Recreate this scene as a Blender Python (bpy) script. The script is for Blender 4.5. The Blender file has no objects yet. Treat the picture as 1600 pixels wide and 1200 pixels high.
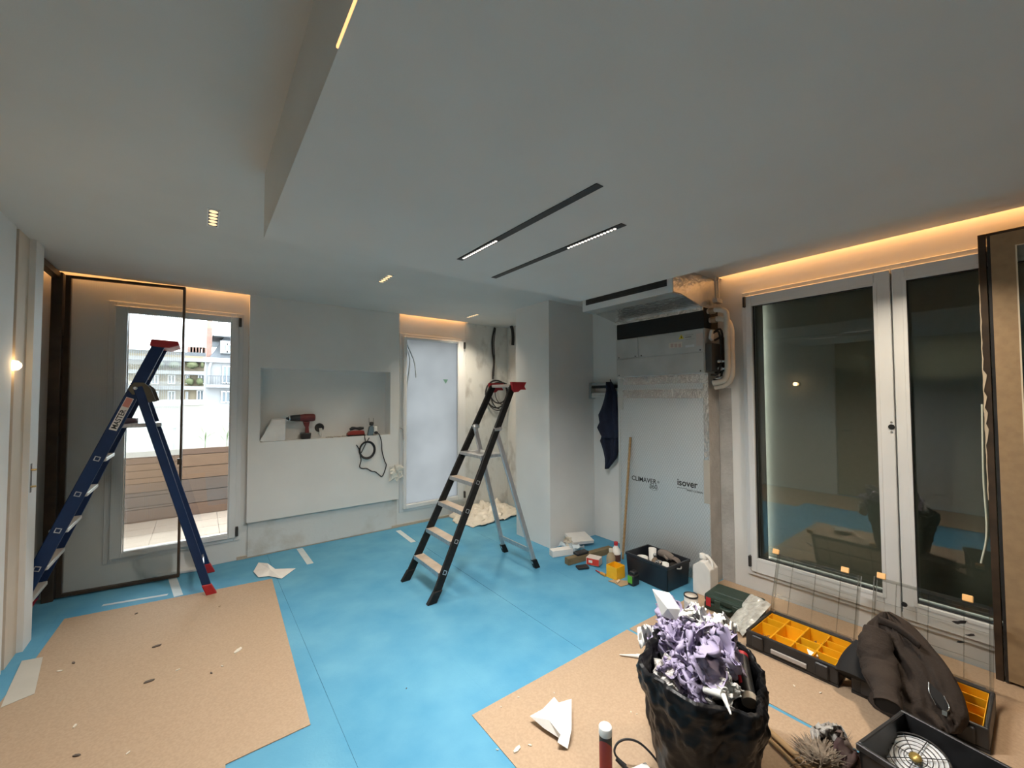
import bpy, bmesh, math, random
from mathutils import Vector, Matrix, noise
R = math.radians
random.seed(7)
sc = bpy.context.scene
col = sc.collection

# ------------------------------------------------------------------ camera
F_PX, YAW, PITCH, ROLL, CAM_H = 636.1, R(37.42), R(1.867), R(-0.239), 1.55
_fw = Vector((math.sin(YAW) * math.cos(PITCH), math.cos(YAW) * math.cos(PITCH), math.sin(PITCH)))
_rt = Vector((math.cos(YAW), -math.sin(YAW), 0)); _up = _rt.cross(_fw)
CR = _rt * math.cos(ROLL) + _up * math.sin(ROLL); CU = -_rt * math.sin(ROLL) + _up * math.cos(ROLL)
CAM = Vector((0, 0, CAM_H))
cd = bpy.data.cameras.new('camera'); cam = bpy.data.objects.new('camera', cd); col.objects.link(cam)
cd.sensor_width = 36; cd.lens = F_PX * 36 / 1600; cd.clip_start = .02; cd.clip_end = 500
M = Matrix((CR, CU, -_fw)).transposed().to_4x4(); M.translation = CAM
cam.matrix_world = M
sc.camera = cam

def P(x, y, X=None, Y=None, Z=None):
    """point where the photo pixel's ray meets a wall, floor or shelf plane"""
    d = _fw + CR * ((x - 800) / F_PX) - CU * ((y - 600) / F_PX)
    if X is not None: t = (X - CAM.x) / d.x
    elif Y is not None: t = (Y - CAM.y) / d.y
    else: t = (Z - CAM.z) / d.z
    return CAM + d * t

# ------------------------------------------------------------------ sky, light, exposure
vs = sc.view_settings
vs.view_transform = 'Standard'; vs.look = 'None'; vs.gamma = 1; vs.use_curve_mapping = False
vs.exposure = 0.1
sc.cycles.max_bounces = 9; sc.cycles.diffuse_bounces = 5; sc.cycles.glossy_bounces = 4
sc.cycles.transmission_bounces = 8; sc.cycles.transparent_max_bounces = 24
sc.cycles.caustics_reflective = False; sc.cycles.caustics_refractive = True
sc.cycles.sample_clamp_indirect = 6; sc.cycles.blur_glossy = .5

SKY = 9.5
w = bpy.data.worlds.new('overcast_sky'); sc.world = w; w.use_nodes = True
nt = w.node_tree; nt.nodes.clear()
wo = nt.nodes.new('ShaderNodeOutputWorld'); bg = nt.nodes.new('ShaderNodeBackground')
tc = nt.nodes.new('ShaderNodeTexCoord'); no = nt.nodes.new('ShaderNodeTexNoise'); rp = nt.nodes.new('ShaderNodeValToRGB')
no.inputs['Scale'].default_value = 5; no.inputs['Detail'].default_value = 6
rp.color_ramp.elements[0].position = .35; rp.color_ramp.elements[0].color = (.62, .70, .80, 1)
rp.color_ramp.elements[1].position = .62; rp.color_ramp.elements[1].color = (.95, .97, 1, 1)
nt.links.new(tc.outputs['Generated'], no.inputs['Vector']); nt.links.new(no.outputs['Fac'], rp.inputs['Fac'])
nt.links.new(rp.outputs['Color'], bg.inputs['Color']); bg.inputs['Strength'].default_value = SKY
nt.links.new(bg.outputs[0], wo.inputs[0])

def area(name, loc, size, sizey, energy, color, rot=(0, 0, 0), spread=180):
    l = bpy.data.lights.new(name, 'AREA'); l.shape = 'RECTANGLE'; l.size = size; l.size_y = sizey
    l.energy = energy; l.color = color; l.spread = R(spread)
    o = bpy.data.objects.new(name, l); col.objects.link(o); o.location = loc; o.rotation_euler = rot
    return o
WARM = (1.0, .46, .15); SOFT = (1.0, .85, .66); NEUT = (1.0, .96, .90)
# light ribbons in the ceiling slots over the windows
area('cove_ribbon_light', (-.9, 4.722, 2.70), 2.5, .03, 7, WARM)
area('cove_ribbon_light', (2.37, 4.722, 2.70), .9, .03, 3, WARM)
area('cove_ribbon_light', (3.518, -.4, 2.70), .035, 4.1, 15, WARM)
# windows as portals for the daylight
for loc, sx, sy, rot in (((-.13, 4.80, 1.28), .95, 2.2, (R(-90), 0, 0)), ((2.37, 4.80, 1.28), .95, 2.2, (R(-90), 0, 0))):
    o = area('daylight_portal', loc, sx, sy, 1, (1, 1, 1), rot); o.data.cycles.is_portal = True

# ------------------------------------------------------------------ materials
MATS = {}
def mat(name, c, rough=.6, metal=0, c2=None, scale=6, detail=4, bump=0, bscale=60, spec=.5, trans=0, contrast=(.35, .65), emit=0, ecol=None, coat=0, stretch=None):
    if name in MATS: return MATS[name]
    m = bpy.data.materials.new(name); m.use_nodes = True; n = m.node_tree; b = n.nodes['Principled BSDF']
    b.inputs['Roughness'].default_value = rough; b.inputs['Metallic'].default_value = metal
    b.inputs['Specular IOR Level'].default_value = spec
    if coat: b.inputs['Coat Weight'].default_value = coat
    if trans: b.inputs['Transmission Weight'].default_value = trans
    t = n.nodes.new('ShaderNodeTexCoord'); src = t.outputs['Object']
    if stretch:
        mp = n.nodes.new('ShaderNodeMapping'); mp.inputs['Scale'].default_value = stretch; n.links.new(src, mp.inputs[0]); src = mp.outputs[0]
    if c2 is None: c2 = tuple(min(1, x * .93) for x in c)
    no = n.nodes.new('ShaderNodeTexNoise'); no.inputs['Scale'].default_value = scale; no.inputs['Detail'].default_value = detail
    n.links.new(src, no.inputs['Vector'])
    r = n.nodes.new('ShaderNodeValToRGB'); r.color_ramp.elements[0].position = contrast[0]; r.color_ramp.elements[1].position = contrast[1]
    r.color_ramp.elements[0].color = (*c, 1); r.color_ramp.elements[1].color = (*c2, 1)
    n.links.new(no.outputs['Fac'], r.inputs['Fac']); n.links.new(r.outputs['Color'], b.inputs['Base Color'])
    if bump:
        nb = n.nodes.new('ShaderNodeTexNoise'); nb.inputs['Scale'].default_value = bscale; nb.inputs['Detail'].default_value = 5
        n.links.new(src, nb.inputs['Vector'])
        bp = n.nodes.new('ShaderNodeBump'); bp.inputs['Strength'].default_value = bump; bp.inputs['Distance'].default_value = .01
        n.links.new(nb.outputs['Fac'], bp.inputs['Height']); n.links.new(bp.outputs['Normal'], b.inputs['Normal'])
    if emit:
        b.inputs['Emission Color'].default_value = (*(ecol or c), 1); b.inputs['Emission Strength'].default_value = emit
    MATS[name] = m
    return m
def clear_glass(name, tint=(1, 1, 1), refl=1.0, ior=1.5, rough=.0):
    if name in MATS: return MATS[name]
    m = bpy.data.materials.new(name); m.use_nodes = True; n = m.node_tree; n.nodes.clear()
    o = n.nodes.new('ShaderNodeOutputMaterial'); mx = n.nodes.new('ShaderNodeMixShader'); tr = n.nodes.new('ShaderNodeBsdfTransparent')
    g = n.nodes.new('ShaderNodeBsdfGlossy'); f = n.nodes.new('ShaderNodeFresnel'); mu = n.nodes.new('ShaderNodeMath'); mu.operation = 'MULTIPLY'
    mu.inputs[1].default_value = refl; mu.use_clamp = True
    tr.inputs[0].default_value = (*tint, 1); g.inputs['Roughness'].default_value = rough; f.inputs['IOR'].default_value = ior
    n.links.new(f.outputs[0], mu.inputs[0]); n.links.new(mu.outputs[0], mx.inputs[0])
    n.links.new(tr.outputs[0], mx.inputs[1]); n.links.new(g.outputs[0], mx.inputs[2]); n.links.new(mx.outputs[0], o.inputs[0])
    MATS[name] = m
    return m
def emis(name, c, s):
    if name in MATS: return MATS[name]
    m = bpy.data.materials.new(name); m.use_nodes = True; n = m.node_tree; n.nodes.clear()
    o = n.nodes.new('ShaderNodeOutputMaterial'); e = n.nodes.new('ShaderNodeEmission'); e.inputs[0].default_value = (*c, 1); e.inputs[1].default_value = s
    n.links.new(e.outputs[0], o.inputs[0]); MATS[name] = m
    return m

WHITE = mat('white_wall_paint', (.74, .74, .72), .85, c2=(.70, .70, .68), scale=2.5, bump=.05, bscale=220)
CEIL = mat('white_ceiling_paint', (.64, .645, .625), .9, c2=(.61, .615, .595), scale=2, bump=.04, bscale=220)
ROUGH = mat('raw_patched_plaster', (.64, .65, .63), .95, c2=(.36, .35, .33), scale=7, detail=12, bump=.7, bscale=16, contrast=(.54, .78), stretch=(1, 1, .6))
BASEW = mat('dusty_wall_base', (.68, .68, .66), .9, c2=(.52, .48, .42), scale=5, bump=.15, bscale=40, contrast=(.5, .8))
PVC = mat('white_window_lacquer', (.72, .73, .73), .35, c2=(.69, .70, .70), scale=3)
BRONZE = mat('dark_bronze_steel', (.055, .040, .030), .45, .5, c2=(.09, .06, .04), scale=9)
TAN = mat('tan_lacquered_frame', (.36, .25, .14), .6, 0, c2=(.31, .21, .12), scale=25)
BLACK = mat('black_plastic', (.012, .012, .013), .45, c2=(.022, .022, .024), scale=20)
RUBBER = mat('black_cable_rubber', (.014, .014, .016), .6, c2=(.02, .02, .022), scale=30)
ALU = mat('brushed_aluminium', (.62, .63, .65), .38, .85, c2=(.50, .51, .53), scale=14, stretch=(6, 6, 1))
ZINC = mat('galvanised_sheet', (.50, .51, .50), .45, .55, c2=(.42, .43, .42), scale=5)
FOIL = mat('crinkled_foil', (.72, .71, .69), .24, .9, c2=(.60, .59, .57), scale=9, bump=.8, bscale=28)
NAVYP = mat('blue_lacquer', (.008, .030, .100), .42, c2=(.007, .024, .080), scale=8, spec=.3)
BLKL = mat('black_ladder_lacquer', (.007, .007, .007), .45, c2=(.014, .013, .012), scale=30, spec=.25)
RED = mat('red_plastic', (.42, .018, .025), .45, c2=(.34, .014, .02), scale=15)
YEL = mat('yellow_plastic', (.86, .46, .012), .45, c2=(.78, .40, .01), scale=12)
PAPER = mat('white_paper', (.80, .79, .76), .8, c2=(.72, .71, .69), scale=10)
LILAC = mat('lilac_tissue', (.32, .275, .41), .7, c2=(.40, .355, .49), scale=6)
BAGM = mat('black_bin_liner', (.006, .006, .007), .36, c2=(.009, .009, .010), scale=8, bump=.1, bscale=70, spec=.16)
BLUE = mat('blue_floor_underlay', (.060, .265, .435), .75, c2=(.115, .345, .50), scale=3.5, detail=10, bump=.12, bscale=90, contrast=(.30, .72))
FIBRE = mat('brown_fibreboard', (.44, .315, .21), .85, c2=(.385, .27, .178), scale=90, detail=8, bump=.05, bscale=300)
WOOD = mat('raw_timber', (.42, .27, .13), .7, c2=(.30, .18, .08), scale=7, stretch=(1, 1, 8))
TREAD = mat('worn_tread', (.58, .47, .37), .55, .1, c2=(.46, .36, .27), scale=8)
GREEN = mat('dark_green_plastic', (.014, .032, .024), .5, c2=(.020, .042, .032), scale=12)
NAVY = mat('navy_cotton', (.008, .012, .030), .9, c2=(.012, .018, .042), scale=14, bump=.2, bscale=160)
BROWN = mat('brown_jacket_cotton', (.021, .014, .0105), .9, c2=(.040, .027, .020), scale=5, detail=6, bump=.35, bscale=90)
LINING = mat('black_lining', (.006, .006, .007), .85)
PLASTW = mat('white_plastic', (.76, .75, .72), .45, c2=(.70, .69, .66), scale=9)
STEEL = mat('polished_steel', (.7, .7, .7), .2, 1)
GLASS = clear_glass('clear_pane', (.97, .99, .98), 1.0)
DGLASS = clear_glass('dark_double_pane', (.80, .82, .78), 1.9)
POLY = clear_glass('clear_polycarbonate', (.86, .86, .84), 2.2, 1.5, .12)

# ------------------------------------------------------------------ mesh helpers
class MB:
    def __init__(s): s.v = []; s.f = []; s.sm = []
    def add(s, vs, fs, smooth=False):
        o = len(s.v); s.v += [Vector(p) for p in vs]
        for f in fs: s.f.append([i + o for i in f]); s.sm.append(smooth)
        return s
    def box(s, x0, x1, y0, y1, z0, z1):
        x0, x1 = sorted((x0, x1)); y0, y1 = sorted((y0, y1)); z0, z1 = sorted((z0, z1))
        return s.add([(x0, y0, z0), (x1, y0, z0), (x1, y1, z0), (x0, y1, z0), (x0, y0, z1), (x1, y0, z1), (x1, y1, z1), (x0, y1, z1)],
                     [(3, 2, 1, 0), (4, 5, 6, 7), (0, 1, 5, 4), (1, 2, 6, 5), (2, 3, 7, 6), (3, 0, 4, 7)])
    def obox(s, c, ax, ay, az):
        c = Vector(c); ax, ay, az = Vector(ax), Vector(ay), Vector(az)
        pts = [c + ax * i + ay * j + az * k for k in (-1, 1) for i, j in ((-1, -1), (1, -1), (1, 1), (-1, 1))]
        fs = [(3, 2, 1, 0), (4, 5, 6, 7), (0, 1, 5, 4), (1, 2, 6, 5), (2, 3, 7, 6), (3, 0, 4, 7)]
        if ax.cross(ay).dot(az) < 0: fs = [f[::-1] for f in fs]
        return s.add(pts, fs)
    def bar(s, p, q, w, h, side=(0, 1, 0)):
        """square bar from p to q; w measured along side, h across"""
        p, q = Vector(p), Vector(q); d = q - p; sd = Vector(side); sd = (sd - d * (sd.dot(d) / d.length_squared)).normalized()
        return s.obox((p + q) / 2, d / 2, sd * (w / 2), d.normalized().cross(sd) * (h / 2))
    def tube(s, pts, r, n=8, cap=True, closed=False):
        pts = [Vector(p) for p in pts]; N = len(pts); rs = r if isinstance(r, (list, tuple)) else [r] * N
        t0 = (pts[1] - pts[0]).normalized(); a = Vector((0, 0, 1)) if abs(t0.z) < .9 else Vector((1, 0, 0))
        u = t0.cross(a).normalized(); vs = []
        for i, p in enumerate(pts):
            if closed: t = (pts[(i + 1) % N] - pts[i - 1])
            else: t = pts[min(i + 1, N - 1)] - pts[max(i - 1, 0)]
            if t.length < 1e-9: t = t0
            t = t.normalized(); u = (u - t * u.dot(t)).normalized(); v = t.cross(u)
            vs += [p + (u * math.cos(2 * math.pi * k / n) + v * math.sin(2 * math.pi * k / n)) * rs[i] for k in range(n)]
        fs = [(i * n + k, i * n + (k + 1) % n, (i + 1) * n + (k + 1) % n, (i + 1) * n + k) for i in range(N - 1) for k in range(n)]
        if closed: fs += [((N - 1) * n + k, (N - 1) * n + (k + 1) % n, (k + 1) % n, k) for k in range(n)]
        s.add(vs, fs, True)
        if cap and not closed:
            s.add(vs[:n], [tuple(range(n))[::-1]]); s.add(vs[-n:], [tuple(range(n))])
        return s
    def lathe(s, prof, c=(0, 0, 0), n=24, axis=(0, 0, 1), smooth=True, cap=True):
        c = Vector(c); a = Vector(axis).normalized(); q = a.to_track_quat('Z', 'Y'); vs = []
        for r, z in prof:
            vs += [c + q @ Vector((r * math.cos(2 * math.pi * k / n), r * math.sin(2 * math.pi * k / n), z)) for k in range(n)]
        m = len(prof)
        s.add(vs, [(i * n + k, i * n + (k + 1) % n, (i + 1) * n + (k + 1) % n, (i + 1) * n + k) for i in range(m - 1) for k in range(n)], smooth)
        if cap:
            if prof[0][0] > 1e-6: s.add(vs[:n], [tuple(range(n))[::-1]])
            if prof[-1][0] > 1e-6: s.add(vs[-n:], [tuple(range(n))])
        return s
    def prism(s, poly, ext):
        """extrude a 3-D polygon along ext"""
        poly = [Vector(p) for p in poly]; e = Vector(ext); n = len(poly)
        nrm = Vector((0, 0, 0))
        for i in range(n): nrm += (poly[i] - poly[0]).cross(poly[(i + 1) % n] - poly[0])
        if nrm.dot(e) > 0: poly = poly[::-1]
        return s.add(poly + [p + e for p in poly], [tuple(range(n)), tuple(range(n, 2 * n))[::-1]] + [((i + 1) % n, i, n + i, n + (i + 1) % n) for i in range(n)])
    def grid(s, fn, nu, nv, smooth=True, wrap=False):
        vs = [fn(i / nu, j / nv) for i in range(nu + 1) for j in range(nv + 1)]
        w = nv + 1
        return s.add(vs, [(i * w + j, (i + 1) * w + j, (i + 1) * w + j + 1, i * w + j + 1) for i in range(nu) for j in range(nv)], smooth)
    def ring(s, x0, x1, y0, y1, t, place):
        """rectangular frame of bar width t; place(u,v,w) maps to 3-D, w in 0..1 thickness"""
        for a, b, c_, d_ in ((x0, x0 + t, y0, y1), (x1 - t, x1, y0, y1), (x0 + t, x1 - t, y0, y0 + t), (x0 + t, x1 - t, y1 - t, y1)):
            vs = [place(u, v, w_) for w_ in (0, 1) for u, v in ((a, c_), (b, c_), (b, d_), (a, d_))]
            s.add(vs, [(3, 2, 1, 0), (4, 5, 6, 7), (0, 1, 5, 4), (1, 2, 6, 5), (2, 3, 7, 6), (3, 0, 4, 7)])
        return s
    def build(s, name, m, parent=None, bevel=0, sub=0, solid=0, weld=False, seg=1):
        me = bpy.data.meshes.new(name); o = bpy.data.objects.new(name, me); col.objects.link(o)
        if parent is not None:
            org = WORLD.get(parent.name, Vector((0, 0, 0))); o.parent = parent; pos = Vector((0, 0, 0))
        else:
            xs = [p.x for p in s.v]; ys = [p.y for p in s.v]; zs = [p.z for p in s.v]
            org = Vector(((min(xs) + max(xs)) / 2, (min(ys) + max(ys)) / 2, min(zs))); pos = org
        WORLD[o.name] = org.copy()
        me.from_pydata([tuple(p - org) for p in s.v], [], s.f)
        for i, p in enumerate(me.polygons): p.use_smooth = s.sm[i]
        bm = bmesh.new(); bm.from_mesh(me)
        if weld: bmesh.ops.remove_doubles(bm, verts=bm.verts, dist=1e-5)
        bmesh.ops.recalc_face_normals(bm, faces=bm.faces); bm.to_mesh(me); bm.free()
        o.location = pos; me.materials.append(m)
        if solid:
            k = o.modifiers.new('solid', 'SOLIDIFY'); k.thickness = solid; k.offset = 0
        if bevel:
            k = o.modifiers.new('bevel', 'BEVEL'); k.width = bevel; k.segments = seg; k.limit_method = 'ANGLE'; k.angle_limit = R(40)
        if sub:
            k = o.modifiers.new('sub', 'SUBSURF'); k.levels = sub; k.render_levels = sub
        return o
WORLD = {}
def tag(o, label, cat, group=None, kind=None):
    o['label'] = label; o['category'] = cat
    if group: o['group'] = group
    if kind: o['kind'] = kind
    return o
def thing(name, loc, label, cat, group=None):
    o = bpy.data.objects.new(name, None); col.objects.link(o); o.location = loc; o.empty_display_size = .05
    WORLD[o.name] = Vector(loc)
    return tag(o, label, cat, group)
def struct(o, label=None):
    o['kind'] = 'structure'
    if label: o['label'] = label
    return o
def textmesh(body, size, m, parent, origin, ax, ay, name='lettering', extrude=.0006, align='LEFT', sx=1.0, bold=0):
    cu = bpy.data.curves.new(name, 'FONT'); cu.body = body; cu.size = size; cu.extrude = extrude; cu.align_x = align; cu.resolution_u = 3; cu.offset = bold
    t = bpy.data.objects.new(name + '_tmp', cu); col.objects.link(t)
    me = bpy.data.meshes.new_from_object(t.evaluated_get(bpy.context.evaluated_depsgraph_get()))
    bpy.data.objects.remove(t); bpy.data.curves.remove(cu)
    ax, ay = Vector(ax).normalized(), Vector(ay).normalized(); az = ax.cross(ay)
    org = WORLD[parent.name]
    for v in me.vertices: v.co = Vector(origin) + ax * (v.co.x * sx) + ay * v.co.y + az * v.co.z - org
    me.materials.clear(); me.materials.append(m); me.name = name
    o = bpy.data.objects.new(name, me); col.objects.link(o); o.parent = parent; WORLD[o.name] = org.copy()
    return o
def arc(c, r, a0, a1, ax, ay, n=24):
    c, ax, ay = Vector(c), Vector(ax), Vector(ay)
    return [c + ax * (r * math.cos(R(a0 + (a1 - a0) * i / n))) + ay * (r * math.sin(R(a0 + (a1 - a0) * i / n))) for i in range(n + 1)]
def spline(pts, n=8):
    """Catmull-Rom through the points"""
    p = [Vector(q) for q in pts]; p = [p[0] * 2 - p[1]] + p + [p[-1] * 2 - p[-2]]; out = []
    for i in range(1, len(p) - 2):
        for k in range(n):
            t = k / n
            out.append(.5 * ((2 * p[i]) + (-p[i - 1] + p[i + 1]) * t + (2 * p[i - 1] - 5 * p[i] + 4 * p[i + 1] - p[i + 2]) * t * t + (-p[i - 1] + 3 * p[i] - 3 * p[i + 1] + p[i + 2]) * t ** 3))
    return out + [p[-2]]
def fbm(p, s, seed=0): return noise.fractal(Vector(p) * s + Vector((seed * 7.3, seed * 3.1, seed * 1.7)), 1.0, 2.0, 4)

# ------------------------------------------------------------------ the room
XL, XR, YB, YF, ZC, ZP = -.87, 3.55, 4.75, -2.6, 2.56, 2.265
fl = struct(MB().box(-2.4, 3.75, YF - .2, 5.02, -.12, -.008).build('floor', mat('cement_screed', (.42, .40, .37), .9, bump=.1)), 'floor covered with blue underlay sheets')
seams = [-2.4, -1.445, -.78, -.115, .55, 1.215, 1.88, 2.545, 3.549]
for i in range(len(seams) - 1):
    ycuts = [YF, YB - .002]
    for a, b in zip(ycuts, ycuts[1:]):
        zt = .0 + .0012 * ((i + int(a * 3)) % 2)
        MB().box(seams[i] + (.002 if i == 7 else .0006), seams[i + 1] - .0006, a + .0015, b - .0015, -.008, zt).build('underlay_sheet', BLUE, fl)

# back wall with its two windows, the projecting panel with the niche
wb = MB()
W1 = (-.62, .325, .19, 2.372); W2 = (1.915, 2.835, .17, 2.335)
for x0, x1, z0, z1 in ((-2.4, W1[0], 0, 2.8), (W1[0], W1[1], 0, W1[2]), (W1[0], W1[1], W1[3], 2.8), (W1[1], .37, 0, 2.8), (.37, 1.89, 2.57, 2.8),
                       (1.89, W2[0], 0, 2.8), (W2[0], W2[1], 0, W2[2]), (W2[0], W2[1], W2[3], 2.8)):
    wb.box(x0, x1, YB, 5.0, z0, z1)
wall_back = struct(wb.build('wall_back', WHITE), 'white back wall with two tall windows')
MB().box(.37, 1.89, YB, 5.0, 0, .33).build('wall_base', BASEW, wall_back)
MB().box(W2[1], 3.8, YB, 5.0, 0, 2.8).build('raw_plaster_patch', ROUGH, wall_back)
pn = MB(); NX0, NX1, NZ0, NZ1 = .468, 1.78, 1.118, 1.852
pn.box(.37, NX0, 4.69, 5.0, .35, ZC); pn.box(NX1, 1.888, 4.69, 5.0, .35, ZC)
pn.box(NX0, NX1, 4.69, 5.0, .35, NZ0); pn.box(NX0, NX1, 4.69, 5.0, NZ1, ZC); pn.box(NX0, NX1, 4.86, 5.0, NZ0, NZ1)
pn.build('niche_panel', WHITE, wall_back)
MB().box(.385, 1.82, 4.735, 4.752, .012, .34).build('base_board', BASEW, wall_back)
MB().box(.30, 2.9, 4.738, 4.75, 0, .028).build('plaster_bead', mat('crumbled_plaster', (.50, .42, .33), .95, bump=.8, bscale=30), wall_back)

# right wall with the big window
OY0, OY1, OZ0, OZ1 = -1.55, 1.485, .135, 2.375
wr = MB()
for y0, y1, z0, z1 in ((OY1, 5.0, 0, 2.8), (YF, OY0, 0, 2.8), (OY0, OY1, 0, OZ0), (OY0, OY1, OZ1, 2.8)):
    wr.box(XR, XR + .13, y0, y1, z0, z1)
wall_right = struct(wr.build('wall_right', WHITE), 'white right wall with a large dark glazed window')
MB().box(XR - .006, XR, 1.60, 1.698, 0, 1.62).build('plaster_strip', mat('grey_render', (.36, .35, .33), .95, c2=(.45, .44, .42), scale=7, bump=.5, bscale=40), wall_right)
# rough patch of the right wall in the far corner
MB().box(XR - .004, XR, 3.68, 4.75, 0, 2.56).build('raw_plaster_patch', ROUGH, wall_right)
# column
struct(MB().box(2.868, XR, 3.115, 3.675, 0, ZC).build('wall_column', WHITE), 'white square column standing at the right wall')

# left wall: plain run, dark slot, jambs and doorway
wl = MB()
for y0, y1, z0, z1 in ((YF, 1.28, 0, 2.8), (1.28, 2.02, 2.4, 2.8), (2.02, 3.625, 0, 2.8)): wl.box(XL - .13, XL, y0, y1, z0, z1)
wl.box(XL - .13, XL - .10, 3.625, 3.67, 0, 2.8)
wall_left = struct(wl.build('wall_left', WHITE), 'white left wall ending at a doorway')
MB().box(XL - .10, XL - .09, 3.627, 3.668, 0, 2.55).build('dark_slot', BRONZE, wall_left)
MB().box(XL - .13, XL, 3.67, 3.86, 0, 2.8).build('jamb_return', mat('beige_jamb', (.62, .53, .43), .8), wall_left)  # beige tone on this return only, the jamb beside it is white
MB().box(XL - .13, XL + .028, 3.86, 4.02, 0, 2.56).build('jamb', WHITE, wall_left)
pl = P(47.5, 747, X=XL + .028)
MB().box(XL + .028, XL + .031, pl.y - .014, pl.y + .014, pl.z - .09, pl.z + .09).build('strike_plate', STEEL, wall_left)
for dz in (-.055, .05): MB().lathe([(.006, 0), (.006, .02), (.0, .022)], (XL + .031, pl.y + .008, pl.z + dz), 8, (1, 0, 0)).build('bolt', mat('brass', (.6, .42, .18), .3, 1), wall_left)
d2 = struct(MB().box(XL - .09, XL - .05, 1.285, 2.015, .005, 2.395).build('door_2', mat('flat_beige_door', (.46, .38, .27), .6)), 'flush beige door in the left wall')
MB().tube([(XL - .05, 1.94, 1.02), (XL - .01, 1.94, 1.02), (XL - .01, 1.83, 1.02)], .009, 8).build('door_handle', STEEL, d2)
MB().box(XL, XL + .012, 2.43, 2.51, 1.02, 1.10).build('light_switch', PLASTW, wall_left)
# room beyond the doorway, wall behind the photographer
struct(MB().box(-2.5, -2.38, 2.4, 5.0, 0, 2.8).build('wall_side_room', WHITE)); struct(MB().box(-2.4, XL - .13, 2.3, 2.42, 0, 2.8).build('wall_side_room_end', WHITE))
struct(MB().box(-1.05, 3.75, YF - .15, YF, 0, 2.8).build('wall_front', WHITE), 'white wall behind the photographer')

# ceiling, slots for the light ribbons, dropped panel
c_ = MB(); c_.box(-2.4, 3.484, YF, 4.688, ZC, ZC + .10); c_.box(.37, 1.89, 4.688, YB, ZC, ZC + .1); c_.box(2.855, 3.6, 4.688, YB, ZC, ZC + .1)
c_.box(3.484, 3.7, 1.66, 4.70, ZC, ZC + .1); c_.box(-2.5, 3.75, YF, 5.0, 2.74, 2.82)
ceiling = struct(c_.build('ceiling', CEIL), 'white plasterboard ceiling with warm lit slots along the windows')
MB().box(.213, 2.246, YF, 2.097, ZP, ZC).build('dropped_panel', CEIL, ceiling)

# ------------------------------------------------------------------ windows
BLK_CAP = mat('hinge_cap', (.03, .028, .027), .5)
def casement(name, x0, x1, z0, z1, glassmat, gx0, gx1, gz0, gz1, label, y=YB):
    w_ = struct(MB().ring(x0, x1, z0, z1, .055, lambda u, v, w: (u, y - .012 + .07 * w, v)).build(name, PVC, None, .003), label)
    s = MB(); t0 = gx0 - .05
    # sash: four bars between outer frame and the pane
    X0, X1, Z0, Z1 = x0 + .04, x1 - .04, z0 + .035, z1 - .035
    for a, b, c, d in ((X0, gx0, Z0, Z1), (gx1, X1, Z0, Z1), (gx0, gx1, Z0, gz0), (gx0, gx1, gz1, Z1)): s.box(a, b, y - .035, y + .045, c, d)
    s.build('sash', PVC, w_, .004)
    MB().ring(gx0 - .001, gx1 + .001, gz0 - .001, gz1 + .001, .009, lambda u, v, w: (u, y - .028 + .012 * w, v)).build('glazing_bead', PVC, w_)
    MB().box(gx0, gx1, y + .004, y + .012, gz0, gz1).build('pane', glassmat, w_)
    for zz in (z1 - .13, z0 + .05): MB().box(x1 - .040, x1 - .018, y - .052, y - .012, zz, zz + .085).build('hinge_cap', BLK_CAP, w_, .003)
    return w_
casement('window_1', *W1, GLASS, -.50, .228, .268, 2.285, 'white tall balcony window left of the niche')
mf = bpy.data.materials.new('frosted_pane'); mf.use_nodes = True; n = mf.node_tree; n.nodes.clear()
o_ = n.nodes.new('ShaderNodeOutputMaterial'); mx = n.nodes.new('ShaderNodeMixShader'); tl = n.nodes.new('ShaderNodeBsdfTranslucent'); df = n.nodes.new('ShaderNodeBsdfGlossy')
tcn = n.nodes.new('ShaderNodeTexCoord'); sp = n.nodes.new('ShaderNodeTexNoise'); sp.inputs['Scale'].default_value = 2.2; rr = n.nodes.new('ShaderNodeValToRGB')
rr.color_ramp.elements[0].color = (.34, .35, .35, 1); rr.color_ramp.elements[1].color = (.29, .30, .30, 1); rr.color_ramp.elements[0].position = .4; rr.color_ramp.elements[1].position = .8
n.links.new(tcn.outputs['Object'], sp.inputs['Vector']); n.links.new(sp.outputs['Fac'], rr.inputs['Fac']); n.links.new(rr.outputs['Color'], tl.inputs['Color'])
df.inputs['Roughness'].default_value = .25; mx.inputs[0].default_value = .05
n.links.new(tl.outputs[0], mx.inputs[1]); n.links.new(df.outputs[0], mx.inputs[2]); n.links.new(mx.outputs[0], o_.inputs[0])
w2 = casement('window_2', *W2, mf, 1.99, 2.715, .255, 2.275, 'white tall frosted window right of the niche')
GREY = mat('cord_shadow_grey', (.40, .44, .45), .8)  # cord's shade through the frosted glass drawn as grey streaks on the pane
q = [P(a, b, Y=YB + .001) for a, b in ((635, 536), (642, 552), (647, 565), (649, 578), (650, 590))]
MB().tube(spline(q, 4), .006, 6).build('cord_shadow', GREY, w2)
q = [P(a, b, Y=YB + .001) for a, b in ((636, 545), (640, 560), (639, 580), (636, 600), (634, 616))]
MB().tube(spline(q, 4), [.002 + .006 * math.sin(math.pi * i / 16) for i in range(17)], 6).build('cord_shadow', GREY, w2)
a = [P(*p, Y=YB + .003) for p in ((692, 592.5), (700, 593), (696.5, 599.5))]
MB().prism(a, (0, -.001, 0)).build('sticker', mat('green_sticker', (.10, .22, .17), .6), w2)
tag_h = P(628, 676, Y=YB - .05)
MB().tube(spline([tag_h + Vector((-.03, .01, .06)), tag_h + Vector((0, -.03, .03)), tag_h + Vector((.01, -.03, -.08))], 5), .008, 8).build('window_handle', STEEL, w2)

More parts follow.
